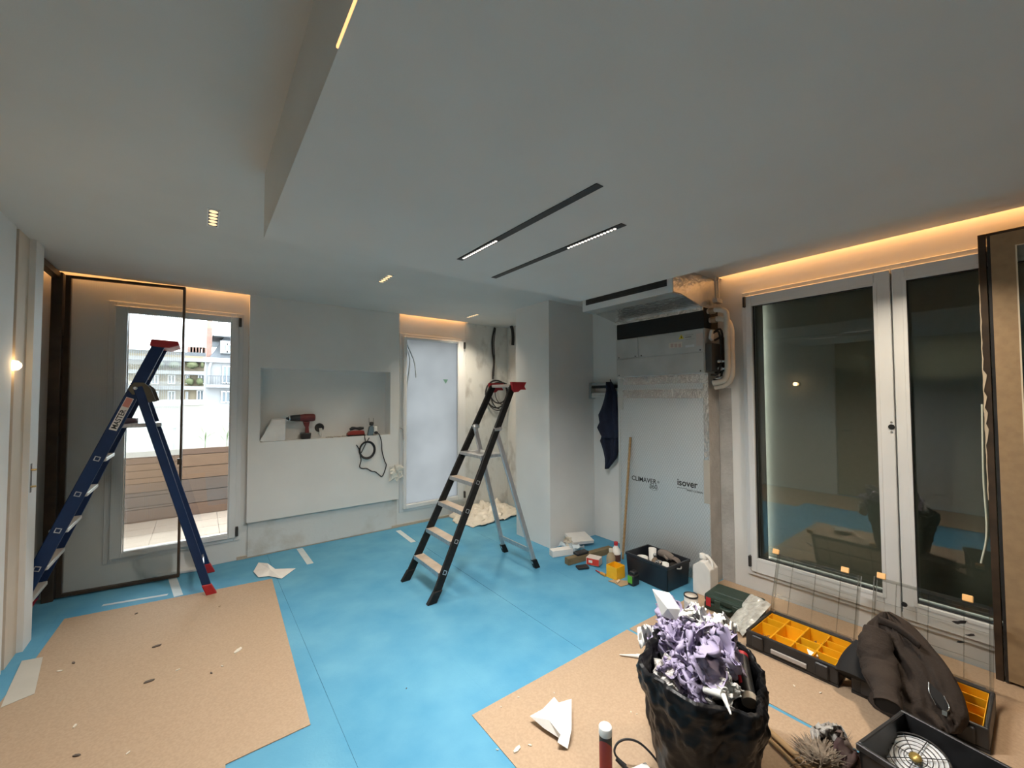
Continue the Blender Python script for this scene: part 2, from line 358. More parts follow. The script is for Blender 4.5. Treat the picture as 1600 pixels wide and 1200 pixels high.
# the big window in the right wall: two casements, third one running out of frame
def place_r(x, th): return lambda u, v, w: (x + th * w, u, v)
w3 = struct(MB().ring(OY0, OY1 + .005, OZ0 - .005, OZ1 + .02, .06, place_r(XR - .03, .09)).build('window_3', PVC, None, .003), 'large white framed window with dark panes in the right wall')
for sy0, sy1, gy0, gy1 in ((.582, 1.455, .660, 1.412), (-.305, .574, -.262, .512), (-1.52, -.313, -1.42, -.392)):
    s = MB(); Z0, Z1, G0, G1 = .165, 2.36, .272, 2.278
    for a, b, c, d in ((sy0, gy0, Z0, Z1), (gy1, sy1, Z0, Z1), (gy0, gy1, Z0, G0), (gy0, gy1, G1, Z1)): s.box(XR - .055, XR + .03, a, b, c, d)
    sash = s.build('sash', PVC, w3, .004)
    MB().ring(gy0 - .014, gy1 + .014, G0 - .014, G1 + .014, .020, place_r(XR - .058, .01)).build('glazing_bead', PVC, sash, .002)
    MB().ring(gy0 - .001, gy1 + .001, G0 - .001, G1 + .001, .006, place_r(XR - .02, .02)).build('gasket', BLACK, sash)
    MB().box(XR + .002, XR + .012, gy0, gy1, G0, G1).build('pane', DGLASS, sash)
for zz in (.20, 2.27): MB().box(XR - .072, XR - .03, 1.448, 1.468, zz, zz + .085).build('hinge_cap', BLK_CAP, w3, .003)
hp = P(1393, 667, X=XR - .056)
MB().lathe([(.016, 0), (.016, .003)], (XR - .0585, hp.y, hp.z - .0), 16, (1, 0, 0)).build('handle_hole', mat('bare_hole', (.01, .01, .01), .9), w3)
for dz in (.03, -.03): MB().lathe([(.006, 0), (.006, .004)], (XR - .059, hp.y, hp.z + dz), 8, (1, 0, 0)).build('screw', STEEL, w3)
# lowered blind outside the big window
REV = mat('olive_render', (.15, .145, .11), .9)
SCREEN = mat('dark_blind_fabric', (.33, .34, .28), .85, c2=(.35, .36, .30), scale=40)
rv = MB(); rv.box(XR + .13, XR + .285, 1.455, 1.9, -.1, 2.8); rv.box(XR + .13, XR + .22, -2.2, -1.55, -.1, 2.8); rv.box(XR + .13, XR + .54, -2.2, 1.9, 2.40, 2.8)
rv.box(XR + .13, XR + .55, -2.2, 1.46, -.1, .172)
struct(rv.build('trim_1', REV), 'olive rendered reveal outside the dark window')
struct(MB().box(XR + .286, XR + .291, 1.4555, 1.9, .0, 2.40).build('trim_reflector', mat('blind_edge_reflector', (.92, .92, .90), .9)), 'white reflector strip added beside the blind to brighten its edge')  # added reflector: bounces sky light onto the blind's left edge
bl = thing('outdoor_blind', (XR + .34, 0, .3), 'dark lowered roller blind outside the large right window', 'blind')
MB().box(XR + .335, XR + .338, -2.1, 1.482, .195, 2.42).build('blind_fabric', SCREEN, bl)
MB().box(XR + .326, XR + .348, -2.1, 1.482, .183, .205).build('bottom_bar', SCREEN, bl, .004)
MB().tube([(XR + .35, -2.1, 2.47), (XR + .35, 1.66, 2.47)], .045, 14).build('roller', ALU, bl)

# ------------------------------------------------------------------ glazed doors
dr = thing('door_1', (-.89, 4.70, 0), 'dark bronze framed door with a reeded glass leaf swung open', 'door'); dr['kind'] = 'structure'
MB().box(-.935, -.872, 4.655, 4.735, 0, 2.545).build('hinge_post', BRONZE, dr, .003)
MB().box(-.935, -.885, 4.075, 4.655, 2.495, 2.545).build('frame_head', BRONZE, dr, .003)
hA = Vector((-.860, 4.705, 0)); hB = Vector((-.118, 4.605, 0)); hd = (hB - hA).normalized(); hn = Vector((-hd.y, hd.x, 0)); LW = (hB - hA).length
leaf = MB()
def lf(u, v, w): return hA + hd * u + hn * (.012 - .035 * w) + Vector((0, 0, v))
for a, b, c, d in ((0, .030, .012, 2.535), (LW - .016, LW, .012, 2.535), (.03, LW - .016, .012, .034), (.03, LW - .016, 2.515, 2.535)):
    leaf.add([lf(u, v, w_) for w_ in (0, 1) for u, v in ((a, c), (b, c), (b, d), (a, d))], [(3, 2, 1, 0), (4, 5, 6, 7), (0, 1, 5, 4), (1, 2, 6, 5), (2, 3, 7, 6), (3, 0, 4, 7)])
lo = leaf.build('leaf_frame', BRONZE, dr)
mr = bpy.data.materials.new('reeded_glass'); mr.use_nodes = True; n = mr.node_tree; n.nodes.clear()
o_ = n.nodes.new('ShaderNodeOutputMaterial'); m1 = n.nodes.new('ShaderNodeMixShader'); m2 = n.nodes.new('ShaderNodeMixShader'); rf = n.nodes.new('ShaderNodeBsdfRefraction'); tr = n.nodes.new('ShaderNodeBsdfTransparent'); gl = n.nodes.new('ShaderNodeBsdfGlossy')
rf.inputs['IOR'].default_value = 1.42; rf.inputs['Roughness'].default_value = .06; rf.inputs['Color'].default_value = (.93, .95, .94, 1); tr.inputs[0].default_value = (.92, .94, .93, 1); gl.inputs['Roughness'].default_value = .08
m1.inputs[0].default_value = .5; m2.inputs[0].default_value = .05
n.links.new(tr.outputs[0], m1.inputs[1]); n.links.new(rf.outputs[0], m1.inputs[2]); n.links.new(m1.outputs[0], m2.inputs[1]); n.links.new(gl.outputs[0], m2.inputs[2]); n.links.new(m2.outputs[0], o_.inputs[0])
NR = 50; u0, u1 = .028, LW - .014
rg = MB(); vv = []
for i in range(NR * 6 + 1):
    u = u0 + (u1 - u0) * i / (NR * 6); d = abs(math.sin(math.pi * i / 6)) * .0035
    for z in (.03, 2.518): vv.append(hA + hd * u - hn * (.004 + d) + Vector((0, 0, z)))
rg.add(vv, [(2 * i, 2 * i + 2, 2 * i + 3, 2 * i + 1) for i in range(NR * 6)], True)
rg.build('reeded_pane', mr, lo)
for zz in (.25, 1.28, 1.95): MB().tube([hA + Vector((-.006, -.012, zz)), hA + Vector((-.006, -.012, zz + .1))], .009, 8).build('hinge', BRONZE, dr)
MB().box(-.15, -.118, 4.575, 4.60, .98, 1.03).build('latch', BRONZE, lo)

# tan-framed glazed leaf standing at the right wall
rl = thing('glazed_door_leaf', (3.49, -.2, 0), 'tan framed glazed door leaf standing in front of the right window', 'door leaf')
LX0, LX1, LY, LT = 3.462, 3.512, .205, 2.452
s = MB(); s.box(LX0 + .006, LX1, LY - .030, LY, 0.0, LT); s.box(LX0 + .006, LX1, -.95, LY - .03, LT - .018, LT)
s.build('edge_profile', BRONZE, rl, .002)
MB().box(LX0, LX0 + .012, LY - .046, LY - .034, 0.01, LT - .02).build('edge_groove', BLACK, rl)
s = MB()
for a, b, c, d in ((LY - .132, LY - .046, .02, LT - .018), (-.95, -.87, .02, LT - .018), (-.87, LY - .132, .02, .10), (-.87, LY - .132, LT - .095, LT - .018)): s.box(LX0, LX1 - .004, a, b, c, d)
fr = s.build('stile_frame', TAN, rl)
MB().ring(-.87, LY - .132, .10, LT - .095, .006, place_r(LX0 - .002, .012)).build('pale_bead', mat('pale_bead', (.72, .64, .50), .5), fr)
MB().box(LX0 + .02, LX0 + .026, -.87, LY - .132, .10, LT - .095).build('pane', GLASS, rl)
q = [Vector((LX0 + .004, LY + .0005 + .001 * math.sin(i * 1.7), LT - .28 - i * .030)) for i in range(41)]
s = MB(); vv = []
for i, p_ in enumerate(q): vv += [p_ + Vector((0, .001, 0)), p_ + Vector((-.002, -.002 - .014 * ((i * 37) % 10) / 10 * (1 if 16 < i < 30 else .2), 0))]
s.add(vv, [(2 * i, 2 * i + 1, 2 * i + 3, 2 * i + 2) for i in range(40)])
s.build('torn_film', mat('torn_film', (.55, .46, .34), .35), rl, solid=.001)
q = spline([(LX0 + .002, LY + .008, 1.5), (LX0 - .002, LY + .014, 1.1), (LX0 - .006, LY + .010, .8), (LX0 - .01, LY + .035, .62)], 6)
MB().tube(q, .004, 6).build('tape_tail', mat('pale_tape', (.62, .66, .55), .5), rl)

# ------------------------------------------------------------------ ceiling lights
LENSW = emis('warm_lens', (1, .74, .42), 1.25); LENSN = emis('white_lens', (1, .93, .85), 1.5)
def downlight(x, y, label, en=8):
    t = thing('downlight', (x, y, ZC - .004), label, 'ceiling light', 'five-cell recessed downlights')
    MB().ring(x - .028, x + .028, y - .135, y + .135, .006, lambda u, v, w: (u, v, ZC - .004 + .004 * w)).build('trim_frame', PVC, t)
    MB().box(x - .022, x + .022, y - .129, y + .129, ZC - .0015, ZC + .0).build('housing', BLACK, t)
    for k in range(5):
        yy = y + (k - 2) * .050
        MB().lathe([(.0, -.003), (.018, -.003), (.0205, -.0015)], (x, yy, ZC), 16).build('lens', LENSW, t)
    area('downlight_lamp', (x, y, ZC - .008), .03, .22, en, SOFT, spread=120)
downlight(.040, 2.80, 'five-cell recessed downlight nearest the photographer, left of the dropped panel', 5)
downlight(1.231, 3.372, 'five-cell recessed downlight in the ceiling above the niche panel')
downlight(2.661, 4.277, 'five-cell recessed downlight beside the frosted window', 12)
downlight(2.86, .45, 'five-cell recessed downlight between the dropped panel and the right window', 15)
def track(x, y0, y1, l0, l1, label):
    t = thing('track_light', (x, (y0 + y1) / 2, ZP), label, 'track light', 'recessed black light tracks')
    MB().box(x - .017, x + .017, y0, y1, ZP - .003, ZP - .0005).build('track_channel', BLACK, t)
    mo = MB().box(x - .013, x + .013, l0, l1, ZP - .005, ZP - .003).build('light_module', BLACK, t)
    n_ = 16
    for k in range(n_):
        yy = l0 + (k + .5) * (l1 - l0) / n_
        MB().lathe([(0, -.0075), (.0062, -.0075), (.0072, -.005)], (x, yy, ZP), 10).build('lens', LENSN, mo)
    area('track_lamp', (x, (l0 + l1) / 2, ZP - .012), .02, l1 - l0, 28, NEUT, spread=150)
track(1.056, .889, 1.822, 1.487, 1.79, 'black light track in the ceiling with its lit cells at the far end')
track(1.380, 1.037, 1.980, 1.075, 1.365, 'black light track in the ceiling with its lit cells at the near end')
lr = tag(MB().box(.2085, .2125, YF + .1, .86, ZP + .001, ZP + .006).build('light_ribbon', emis('ribbon_glow', (1, .55, .22), 1.6)), 'warm light ribbon along the left edge of the dropped panel', 'light ribbon')
def bulb(loc, label, e):
    t = thing('wall_bulb', loc, label, 'light bulb', 'bare bulbs on the left wall'); x, y, z = loc
    MB().lathe([(.035, 0), (.035, .012), (.018, .018), (.016, .045)], loc, 16, (1, 0, 0)).build('socket', BLACK, t)
    MB().lathe([(.012, .045), (.016, .055), (.027, .075), (.031, .095), (.026, .115), (.012, .127), (0, .13)], loc, 16, (1, 0, 0)).build('glass_bulb', emis('bulb_glow', (1, .66, .30), 9), t)
    l = bpy.data.lights.new('bulb_lamp', 'POINT'); l.energy = e; l.color = (1, .68, .38); l.shadow_soft_size = .03
    o = bpy.data.objects.new('bulb_lamp', l); col.objects.link(o); o.location = (x + .17, y, z)
bulb((XL, 2.5, 1.75), 'bare warm bulb on the left wall near the light switch', .8)
bulb((XL - .095, 3.645, 1.748), 'warm bulb shape glowing in the dark slot of the left wall', .3)  # bright half-disc in the slot, modelled as a small bulb

# ------------------------------------------------------------------ outside the left window
TILE = mat('pale_balcony_tile', (.24, .19, .145), .8, c2=(.215, .168, .13), scale=5)
bs = struct(MB().box(-4, 4.5, 5.0, 9, -.2, .02).build('floor_balcony', mat('grout', (.35, .30, .26), .9)), 'tiled balcony floor outside the windows')
for i in range(13):
    for j in range(5):
        MB().box(-2.2 + i * .3, -2.2 + i * .3 + .294, 5.03 + j * .355, 5.03 + j * .355 + .349, .02, .03).build('tile', TILE, bs)
PLK = [mat('planter_board_%s' % k, c, .75, c2=tuple(x * .8 for x in c), scale=6, stretch=(1, 6, 14)) for k, c in (('umber', (.100, .056, .034)), ('ochre', (.130, .074, .040)), ('grey', (.085, .058, .042)))]
py0 = 6.80; ztop = P(357, 697, Y=py0).z
pt = thing('wooden_planter', (-.6, py0, .03), 'brown plank planter box on the balcony', 'planter')
zs = [.03 + (ztop - .03) * k / 5.5 for k in range(6)] + [ztop]
for k in range(6):
    MB().box(-2.6, 1.9, py0, py0 + .03, zs[k] + .004, zs[k + 1] - .004).build('plank', PLK[(k * 2 + k // 2) % 3], pt)
MB().box(-2.6, 1.9, py0 + .03, py0 + .5, .03, ztop - .06).build('soil_box', mat('planter_core', (.03, .025, .02), .9), pt)
LEAF = mat('sage_leaf', (.16, .24, .12), .7)
for px_, hh, lab in ((320, .22, 'short sprig growing in the middle of the plank planter'), (354, .24, 'spiky green sprig at the right of the plank planter')):
    b0 = P(px_, 694, Y=py0 + .12)
    t = thing('planter_sprig', b0, lab, 'plant', 'sprigs in the planter')
    MB().tube([b0 + Vector((0, 0, -.10)), b0 + Vector((.01, 0, hh * .6))], .005, 5).build('stem', LEAF, t)
    for k in range(7):
        a = k * 2.4; e = Vector((math.cos(a), math.sin(a) * .5, .8 + .3 * math.sin(k))) * hh * (.5 + .08 * k); s0 = b0 + Vector((0, 0, hh * .08 * k)); sd = Vector((math.sin(a), -math.cos(a), 0)) * .010
        MB().add([s0, s0 + e * .5 + sd, s0 + e, s0 + e * .5 - sd], [(0, 1, 2, 3)]).build('leaf', LEAF, t, solid=.001)
rz = P(330, 663, Y=7.3).z
ra = thing('balcony_railing', (-.4, 7.4, .02), 'grey balcony railing with a flat handrail behind the planter', 'railing')
MB().box(-4, 3.2, 7.36, 7.41, rz - .035, rz + .02).build('handrail', ZINC, ra)
for k in range(7): MB().box(-3.6 + k * 1.1, -3.56 + k * 1.1, 7.37, 7.40, .02, rz - .035).build('post', ZINC, ra)
STUC = mat('stained_cream_stucco', (.22, .213, .187), .9, c2=(.175, .168, .145), scale=1.2, detail=8, contrast=(.5, .8))
nb = thing('neighbour_wall', (-2, 13, -14), 'cream stained neighbouring wall below the far houses', 'wall')
zt = P(310, 632, Y=13).z; zt2 = P(362, 643, Y=13).z
MB().prism([(-9, 13, -14), (4, 13, -14), (4, 13, zt2 - .5), (P(362, 643, Y=13).x, 13, zt2), (P(320, 633, Y=13).x, 13, zt), (-9, 13, zt + .1)], (0, .4, 0)).build('wall_body', STUC, nb)
MB().box(-9, P(320, 633, Y=13).x, 12.93, 13.45, zt, zt + .12).build('coping', ZINC, nb)
# white mansard house
HW = mat('white_house_render', (.24, .247, .25), .9, c2=(.21, .215, .22), scale=.5, detail=8); SLATE = mat('grey_slate', (.07, .08, .092), .7, c2=(.09, .10, .112), scale=3)
BRICK = mat('chimney_brick', (.17, .10, .08), .9, c2=(.21, .135, .11), scale=4); WPANE = mat('dark_far_pane', (.14, .17, .19), .2); WFR = mat('white_far_frame', (.8, .82, .83), .6)
HYb = 25.0
def hp_(x, y): return P(x, y, Y=HYb)
h = thing('mansard_house', (1.5, HYb, -14), 'white house with slate mansard roof and brick chimney beyond the balcony', 'house')
xl, zc_ = hp_(321, 563).x, hp_(340, 563).z
MB().box(xl, xl + 8, HYb, HYb + 9, -14, zc_).build('house_wall', HW, h)
MB().box(xl - .08, xl + 8, HYb - .18, HYb, zc_ - .12, zc_ + .12).build('cornice', HW, h)
zr = hp_(340, 524).z
MB().prism([(xl + .15, HYb, zc_ + .12), (xl + .75, HYb + .6, zr), (xl + 8, HYb + .6, zr), (xl + 8, HYb, zc_ + .12)], (0, 6, 0)).build('mansard_roof', SLATE, h)
MB().box(xl + .3, xl + 8, HYb + .1, HYb + 6, zr, zr + .3).build('roof_edge', mat('zinc_roof', (.5, .54, .58), .5), h)
x0, x1, z1 = hp_(323.5, 510).x, hp_(332, 510).x, hp_(325, 512).z
ch = MB().box(x0, x1, HYb + .1, HYb + 3, zc_, z1).build('chimney', BRICK, h)
MB().lathe([(.13, 0), (.10, .5)], ((x0 + x1) / 2, HYb + .5, z1), 10).build('chimney_pot', mat('terracotta', (.45, .22, .13), .8), ch)
x2 = hp_(345, 520).x
MB().lathe([(.10, 0), (.10, .5), (.16, .5), (.16, .62)], (x2, HYb + .8, zr + .3), 10).build('vent_pipe', ZINC, h)
def far_window(x0p, x1p, y0p, y1p, par, Yp, deep=.06, fr=WFR, bars=1):
    a, b = P(x0p, y1p, Y=Yp), P(x1p, y0p, Y=Yp)
    f = MB().ring(a.x, b.x, a.z, b.z, (b.x - a.x) * .12, lambda u, v, w: (u, Yp - deep + deep * w, v)).build('window_frame', fr, par)
    MB().box(a.x, b.x, Yp - deep * .4, Yp - .01, a.z, b.z).build('window_pane', WPANE, f)
    for k in range(bars):
        xm = a.x + (b.x - a.x) * (k + 1) / (bars + 1)
        MB().box(xm - (b.x - a.x) * .05, xm + (b.x - a.x) * .05, Yp - deep, Yp - deep * .3, a.z, b.z).build('glazing_bar', fr, f)
a, b = hp_(344, 552), hp_(374, 534)
MB().box(a.x, b.x, HYb - .05, HYb + 1.5, a.z, b.z).build('dormer', HW, h)
far_window(347, 371, 538, 550, h, HYb - .06, bars=2)
far_window(347, 361, 572, 599, h, HYb - .01); far_window(345, 361, 611, 629, h, HYb - .01)
a, b = hp_(324, 601), hp_(361, 588)
br = MB(); br.box(a.x, b.x + 1, HYb - .5, HYb - .46, b.z - .04, b.z)
for k in range(16): br.box(a.x + k * .1, a.x + k * .1 + .02, HYb - .49, HYb - .47, a.z, b.z)
br.build('balcony_rail', SLATE, h); MB().box(a.x - .05, b.x + 1, HYb - .55, HYb, a.z - .15, a.z).build('balcony_slab', HW, h)
MB().tube([hp_(322, 600) + Vector((.1, -.1, 0)), hp_(323, 575) + Vector((.1, -.1, 0)), hp_(330, 566) + Vector((0, -.1, 0))], .06, 6).build('downpipe', HW, h)
# beige terrace house with planted balconies
BEI = mat('beige_stone', (.22, .185, .125), .9, c2=(.19, .16, .11), scale=.6)
h2 = thing('terraced_house', (-2, 45, -14), 'beige stone house with planted balconies left of the mansard house', 'house'); Y2 = 45
def h2p(x, y): return P(x, y, Y=Y2)
z_top = h2p(300, 556).z
MB().box(-16, 3, Y2, Y2 + 8, -14, z_top).build('house_wall', BEI, h2)
for yy in (563, 583, 606, 630):
    z_ = h2p(305, yy).z; MB().box(-16, 3, Y2 - .9, Y2, z_ - .18, z_ + .12).build('balcony_slab', HW, h2)
for x0p, x1p, y0p, y1p in ((290, 296, 586, 600), (309, 320, 586, 600), (290, 294, 612, 628), (307, 319, 610, 628), (262, 274, 586, 600), (262, 274, 611, 628), (236, 248, 586, 600), (236, 248, 611, 628)):
    far_window(x0p, x1p, y0p, y1p, h2, Y2 - .01, .15)
MB().box(-16, 3, Y2 + .4, Y2 + 8, z_top, z_top + .35).build('roof_edge', SLATE, h2)
HEDGE = mat('balcony_hedge', (.07, .09, .04), .9, c2=(.11, .12, .06), scale=2)
for k, (x0p, x1p, yy) in enumerate(((291, 310, 569), (313, 319, 569), (290, 303, 595), (307, 318, 595), (262, 284, 569), (240, 258, 569))):
    a, b = h2p(x0p, yy + 7), h2p(x1p, yy - 4); cx, rx = (a.x + b.x) / 2, (b.x - a.x) / 2; cz, rz_ = (a.z + b.z) / 2, (b.z - a.z) / 2
    def hed(u, v, k=k, cx=cx, cz=cz, rx=rx, rz_=rz_):
        th, ph = u * 2 * math.pi, v * math.pi; d = Vector((math.cos(th) * math.sin(ph), math.sin(th) * math.sin(ph), math.cos(ph))); q_ = 1 + .35 * fbm(d, 2.5, k)
        return Vector((cx + d.x * rx * q_, Y2 - .5 + d.y * .4 * q_, cz + d.z * rz_ * q_))
    MB().grid(hed, 14, 8).build('hedge', HEDGE, h2)
for k in range(6):
    a = h2p(292 + k * 5, 553); MB().box(a.x, a.x + .35, Y2 + 1, Y2 + 1.4, z_top + .3, z_top + .9).build('chimney', BRICK, h2)
MB().tube([h2p(315, 556) + Vector((0, 1, 0)), h2p(315, 544) + Vector((0, 1, 0))], .04, 5).build('aerial', ZINC, h2)
struct(MB().box(-60, 60, 5, 90, -14.3, -14).build('ground_street', mat('asphalt', (.2, .2, .2), .9)), 'street far below')
struct(MB().box(XR + .55, 9, -4, 5, -.2, -.02).build('floor_terrace', TILE), 'terrace outside the dark window')

# ------------------------------------------------------------------ ladders
def ladder(name, label, foot, top, y_top, y_bot, sup_top, sup_foot, ys_top, ys_bot, treads, plat, mats, stile_h=.075, sup_h=.055, cap='tray', brace_z=.16):
    """foot/top (x,z) of the climbing stiles, sup_* of the support legs; y_* = (near, far)"""
    SM, SUP, TM, FM, CM = mats
    t = thing(name, ((foot[0] + sup_foot[0]) / 2, sum(y_bot) / 2, 0), label, 'step ladder', 'step ladders')
    def stp(z, s): k = z / top[1]; return Vector((foot[0] + (top[0] - foot[0]) * k, y_bot[s] + (y_top[s] - y_bot[s]) * k, z))
    def spp(z, s): k = z / sup_top[1]; return Vector((sup_foot[0] + (sup_top[0] - sup_foot[0]) * k, ys_bot[s] + (ys_top[s] - ys_bot[s]) * k, z))
    for s in (0, 1):
        sg = (-1, 1)[s]
        st = MB().bar(stp(.05, s), stp(top[1], s), .024, stile_h).build('stile', SM, t, .004)
        d = (stp(1, s) - stp(0, s)).normalized()
        for z in treads:
            c = stp(z, s); n1 = Vector((0, 1, 0)).cross(d).normalized()
            MB().ring(-.016, .016, -.016, .016, .005, lambda u, v, w: c + d * u + n1 * v + Vector((0, sg * (.012 + .0015 * w), 0))).build('tread_rivet', ALU, st)
        MB().bar(spp(.05, s), spp(sup_top[1], s), .022, sup_h).build('support_leg', SUP, t, .004)
        for fp, hh in ((stp, stile_h), (spp, sup_h)):
            a = fp(0, s); b = fp(.085, s); x = a.x; sx = 1 if fp is spp else -1
            MB().prism([(x - hh * .62 + sx * .012, a.y - .02, 0), (x + hh * .62 + sx * .012, a.y - .02, 0), (b.x + hh * .56, a.y - .018, .085), (b.x - hh * .56, a.y - .018, .085)], (0, .04, 0)).build('foot', FM, t, .005)
    for z in treads:
        a, b = stp(z, 0), stp(z, 1); x = (a.x + b.x) / 2
        tr_ = MB().box(x - .045, x + .045, a.y + .012, b.y - .012, z - .026, z).build('tread', TM, t, .003)
        MB().box(x - .047, x - .040, a.y + .012, b.y - .012, z - .030, z + .002).build('nosing', ALU, tr_)
    x0, x1, z = plat; a, b = stp(z, 0), stp(z, 1)
    MB().box(x0, x1, a.y + .012, b.y - .012, z - .03, z).build('platform', ALU, t, .006)
    MB().bar(spp(brace_z, 0), spp(brace_z, 1), .014, .035, (1, 0, 0)).build('brace', ALU, t)
    return t, stp, spp
OLIVE = mat('grey_olive_hinge', (.115, .100, .075), .45, .4, c2=(.09, .08, .06), scale=10)
FTHS = (4.10, 4.55)
t, stp, spp = ladder('step_ladder', 'tall blue step ladder with red feet by the open glass door', (-1.0, 0), (-.262, 1.965), (4.17, 4.45), (4.06, 4.57), (-.375, 1.64), (.085, 0), (4.135, 4.475), (4.06, 4.57),
    (.20, .43, .66, .89, 1.125), (-.53, -.235, 1.365), (NAVYP, NAVYP, mat('pale_tread', (.66, .66, .63), .5, .2), RED, RED))
for s in (0, 1):
    sg = (-1, 1)[s]; c = stp(1.63, s); n0 = Vector((0, sg * .012, 0))
    q = [c + Vector((x_ * .78, 0, z_ * .78)) + n0 for x_, z_ in ((-.055, -.01), (-.01, .055), (.06, .055), (.11, .005), (.15, -.12), (.10, -.14), (.05, -.045), (-.02, -.065))]
    hg = MB().prism(q, (0, sg * .012, 0)).build('hinge_plate', OLIVE, t, .003)
    MB().lathe([(.014, 0), (.014, .006), (0, .008)], c + Vector((0, sg * .024, .0)), 10, (0, sg, 0)).build('pivot', STEEL, hg)
a, b = stp(1.965, 0), stp(1.965, 1)
MB().prism([(a.x - .055, a.y - .03, 1.955), (a.x + .06, a.y - .03, 1.945), (a.x + .125, a.y - .03, 1.972), (a.x + .115, a.y - .03, 2.002), (a.x - .045, a.y - .03, 2.008)], (0, b.y - a.y + .06, 0)).build('top_tray', RED, t, .008, seg=2)
d = (stp(1.5, 0) - stp(1.2, 0)).normalized(); n1 = Vector((-d.z, 0, d.x))
c = stp(1.44, 0) - Vector((0, .0125, 0))
lb = MB().obox(c, d * .125, n1 * .022, (0, .0006, 0)).build('maker_label', PLASTW, t)
MB().obox(c + d * .088 - Vector((0, .0008, 0)), d * .034, n1 * .019, (0, .0004, 0)).build('label_panel', mat('faded_red_print', (.62, .25, .20), .6), lb)
textmesh('MASTER', .044, BLACK, lb, c - d * .115 - n1 * .015 - Vector((0, .0012, 0)), d, n1, sx=.92, bold=.0008)
c = stp(1.79, 1) - Vector((0, .0125, 0)); lb = MB().obox(c, d * .085, n1 * .020, (0, .0006, 0)).build('warning_label', mat('aged_label', (.42, .38, .33), .7), t)
for k in range(6): MB().obox(c + d * (-.068 + k * .027) - Vector((0, .0008, 0)), d * .008, n1 * .015, (0, .0003, 0)).build('label_print', mat('label_print', (.16, .14, .13), .7), lb)
p0 = Vector((-.455, 4.27, 1.365))
tag(MB().lathe([(.055, 0), (.075, 0), (.075, .035), (.055, .035), (.055, 0)], p0, 24, cap=False).build('tape_roll', mat('purple_brown_tape', (.14, .085, .10), .5)), 'purple-brown roll of tape on the platform of the blue ladder', 'tape roll')

t, stp, spp = ladder('step_ladder', 'black and aluminium step ladder standing in the middle of the room', (1.415, 0), (2.278, 1.655), (2.965, 3.29), (2.845, 3.335), (2.075, 1.262), (2.445, 0), (2.95, 3.29), (2.85, 3.33),
    (.20, .409, .625, .839), (1.905, 2.135, 1.055), (BLKL, ALU, TREAD, BLKL, RED), .062, .045)
for s in (0, 1):
    c = stp(1.268, s)
    MB().tube(spline([c + Vector((-.03, 0, .0)), c + Vector((.04, 0, .004)), spp(1.268, s) + Vector((-.005, 0, .012)), spp(1.23, s)], 5), .019, 10).build('hinge_arm', ALU, t)
    a = stp(1.655, s); sg = (-1, 1)[s]
    MB().prism([a + Vector((-.028, 0, -.035)), a + Vector((-.035, 0, .035)), a + Vector((.14, 0, .035)), a + Vector((.115, 0, -.005)), a + Vector((.135, 0, -.035)), a + Vector((.07, 0, -.035)), a + Vector((.045, 0, -.055)), a + Vector((-.005, 0, -.06))], (0, sg * .032, 0)).build('end_cap', RED, t, .004)
a, b = stp(1.655, 0), stp(1.655, 1)
MB().box(a.x - .02, a.x + .075, a.y + .01, b.y - .01, 1.645, 1.672).build('top_rail', mat('dusty_rail', (.55, .48, .44), .6), t, .004)

# ------------------------------------------------------------------ air conditioning at the right wall
ac = thing('air_conditioner', (3.42, 2.14, 1.74), 'grey ceiling-duct air conditioner unit hung on the right wall', 'air conditioner')
AX, AY0, AY1 = 3.30, 1.692, 2.592
MB().box(AX, XR - .005, AY0, AY1, 1.745, 2.118).build('casing', ZINC, ac, .003)
for y0, y1, z0, z1 in ((2.335, AY1 - .006, 1.925, 2.112), (AY0 + .006, 2.327, 1.925, 2.112), (AY0 + .006, AY1 - .006, 1.750, 1.917)):
    pnl = MB().box(AX - .006, AX, y0, y1, z0, z1).build('front_panel', ZINC, ac, .002)
    for yy in (y0 + .03, y1 - .03): MB().lathe([(.006, 0), (.006, .003)], (AX - .006, yy, z0 + .012), 8, (-1, 0, 0)).build('screw', BLACK, pnl)
MB().box(AX + .004, XR - .005, AY0 + .005, AY1 - .004, 2.12, 2.285).build('insulated_band', mat('black_foam', (.014, .014, .013), .9, bump=.2, bscale=50), ac, .004)
LP = [('yellow_print', (.70, .62, .03)), ('pink_print', (.52, .45, .42)), ('pale_print', (.58, .62, .64)), ('cream_print', (.60, .55, .48))]
def sticker(x0p, y0p, x1p, y1p, m, par=ac, nm='data_label', X=AX - .0075):
    a, b = P(x0p, y1p, X=X), P(x1p, y0p, X=X)
    return MB().box(X - .0006, X, a.y, b.y, a.z, b.z).build(nm, m, par)
s1 = sticker(1045, 533.5, 1066, 544.5, mat(*LP[3]), nm='data_label'); sticker(1071, 538, 1085, 543, mat(*LP[2])); sticker(1088, 520, 1098, 541, mat(*LP[1]))
for k in range(3): sticker(1048 + k * 6, 537, 1052 + k * 6, 543, mat('rose_print', (.50, .36, .32)), s1, 'label_print', AX - .0085)
a = [P(*p, X=AX - .0085) for p in ((1060.5, 530), (1068.5, 529), (1064.3, 523))]
tri = MB().prism(a, (-.001, 0, 0)).build('warning_triangle', mat(*LP[0]), ac)
MB().prism([P(*p, X=AX - .0096) for p in ((1063.8, 528.6), (1065.2, 528.4), (1064.8, 524.8), (1064.2, 524.8))], (-.0006, 0, 0)).build('warning_mark', BLACK, tri)
for yy, x1p in ((523.3, 1083), (526.6, 1080), (530.0, 1085.5)): sticker(1070.5, yy - 1.0, x1p, yy + 1.0, BLACK, nm='warning_text')
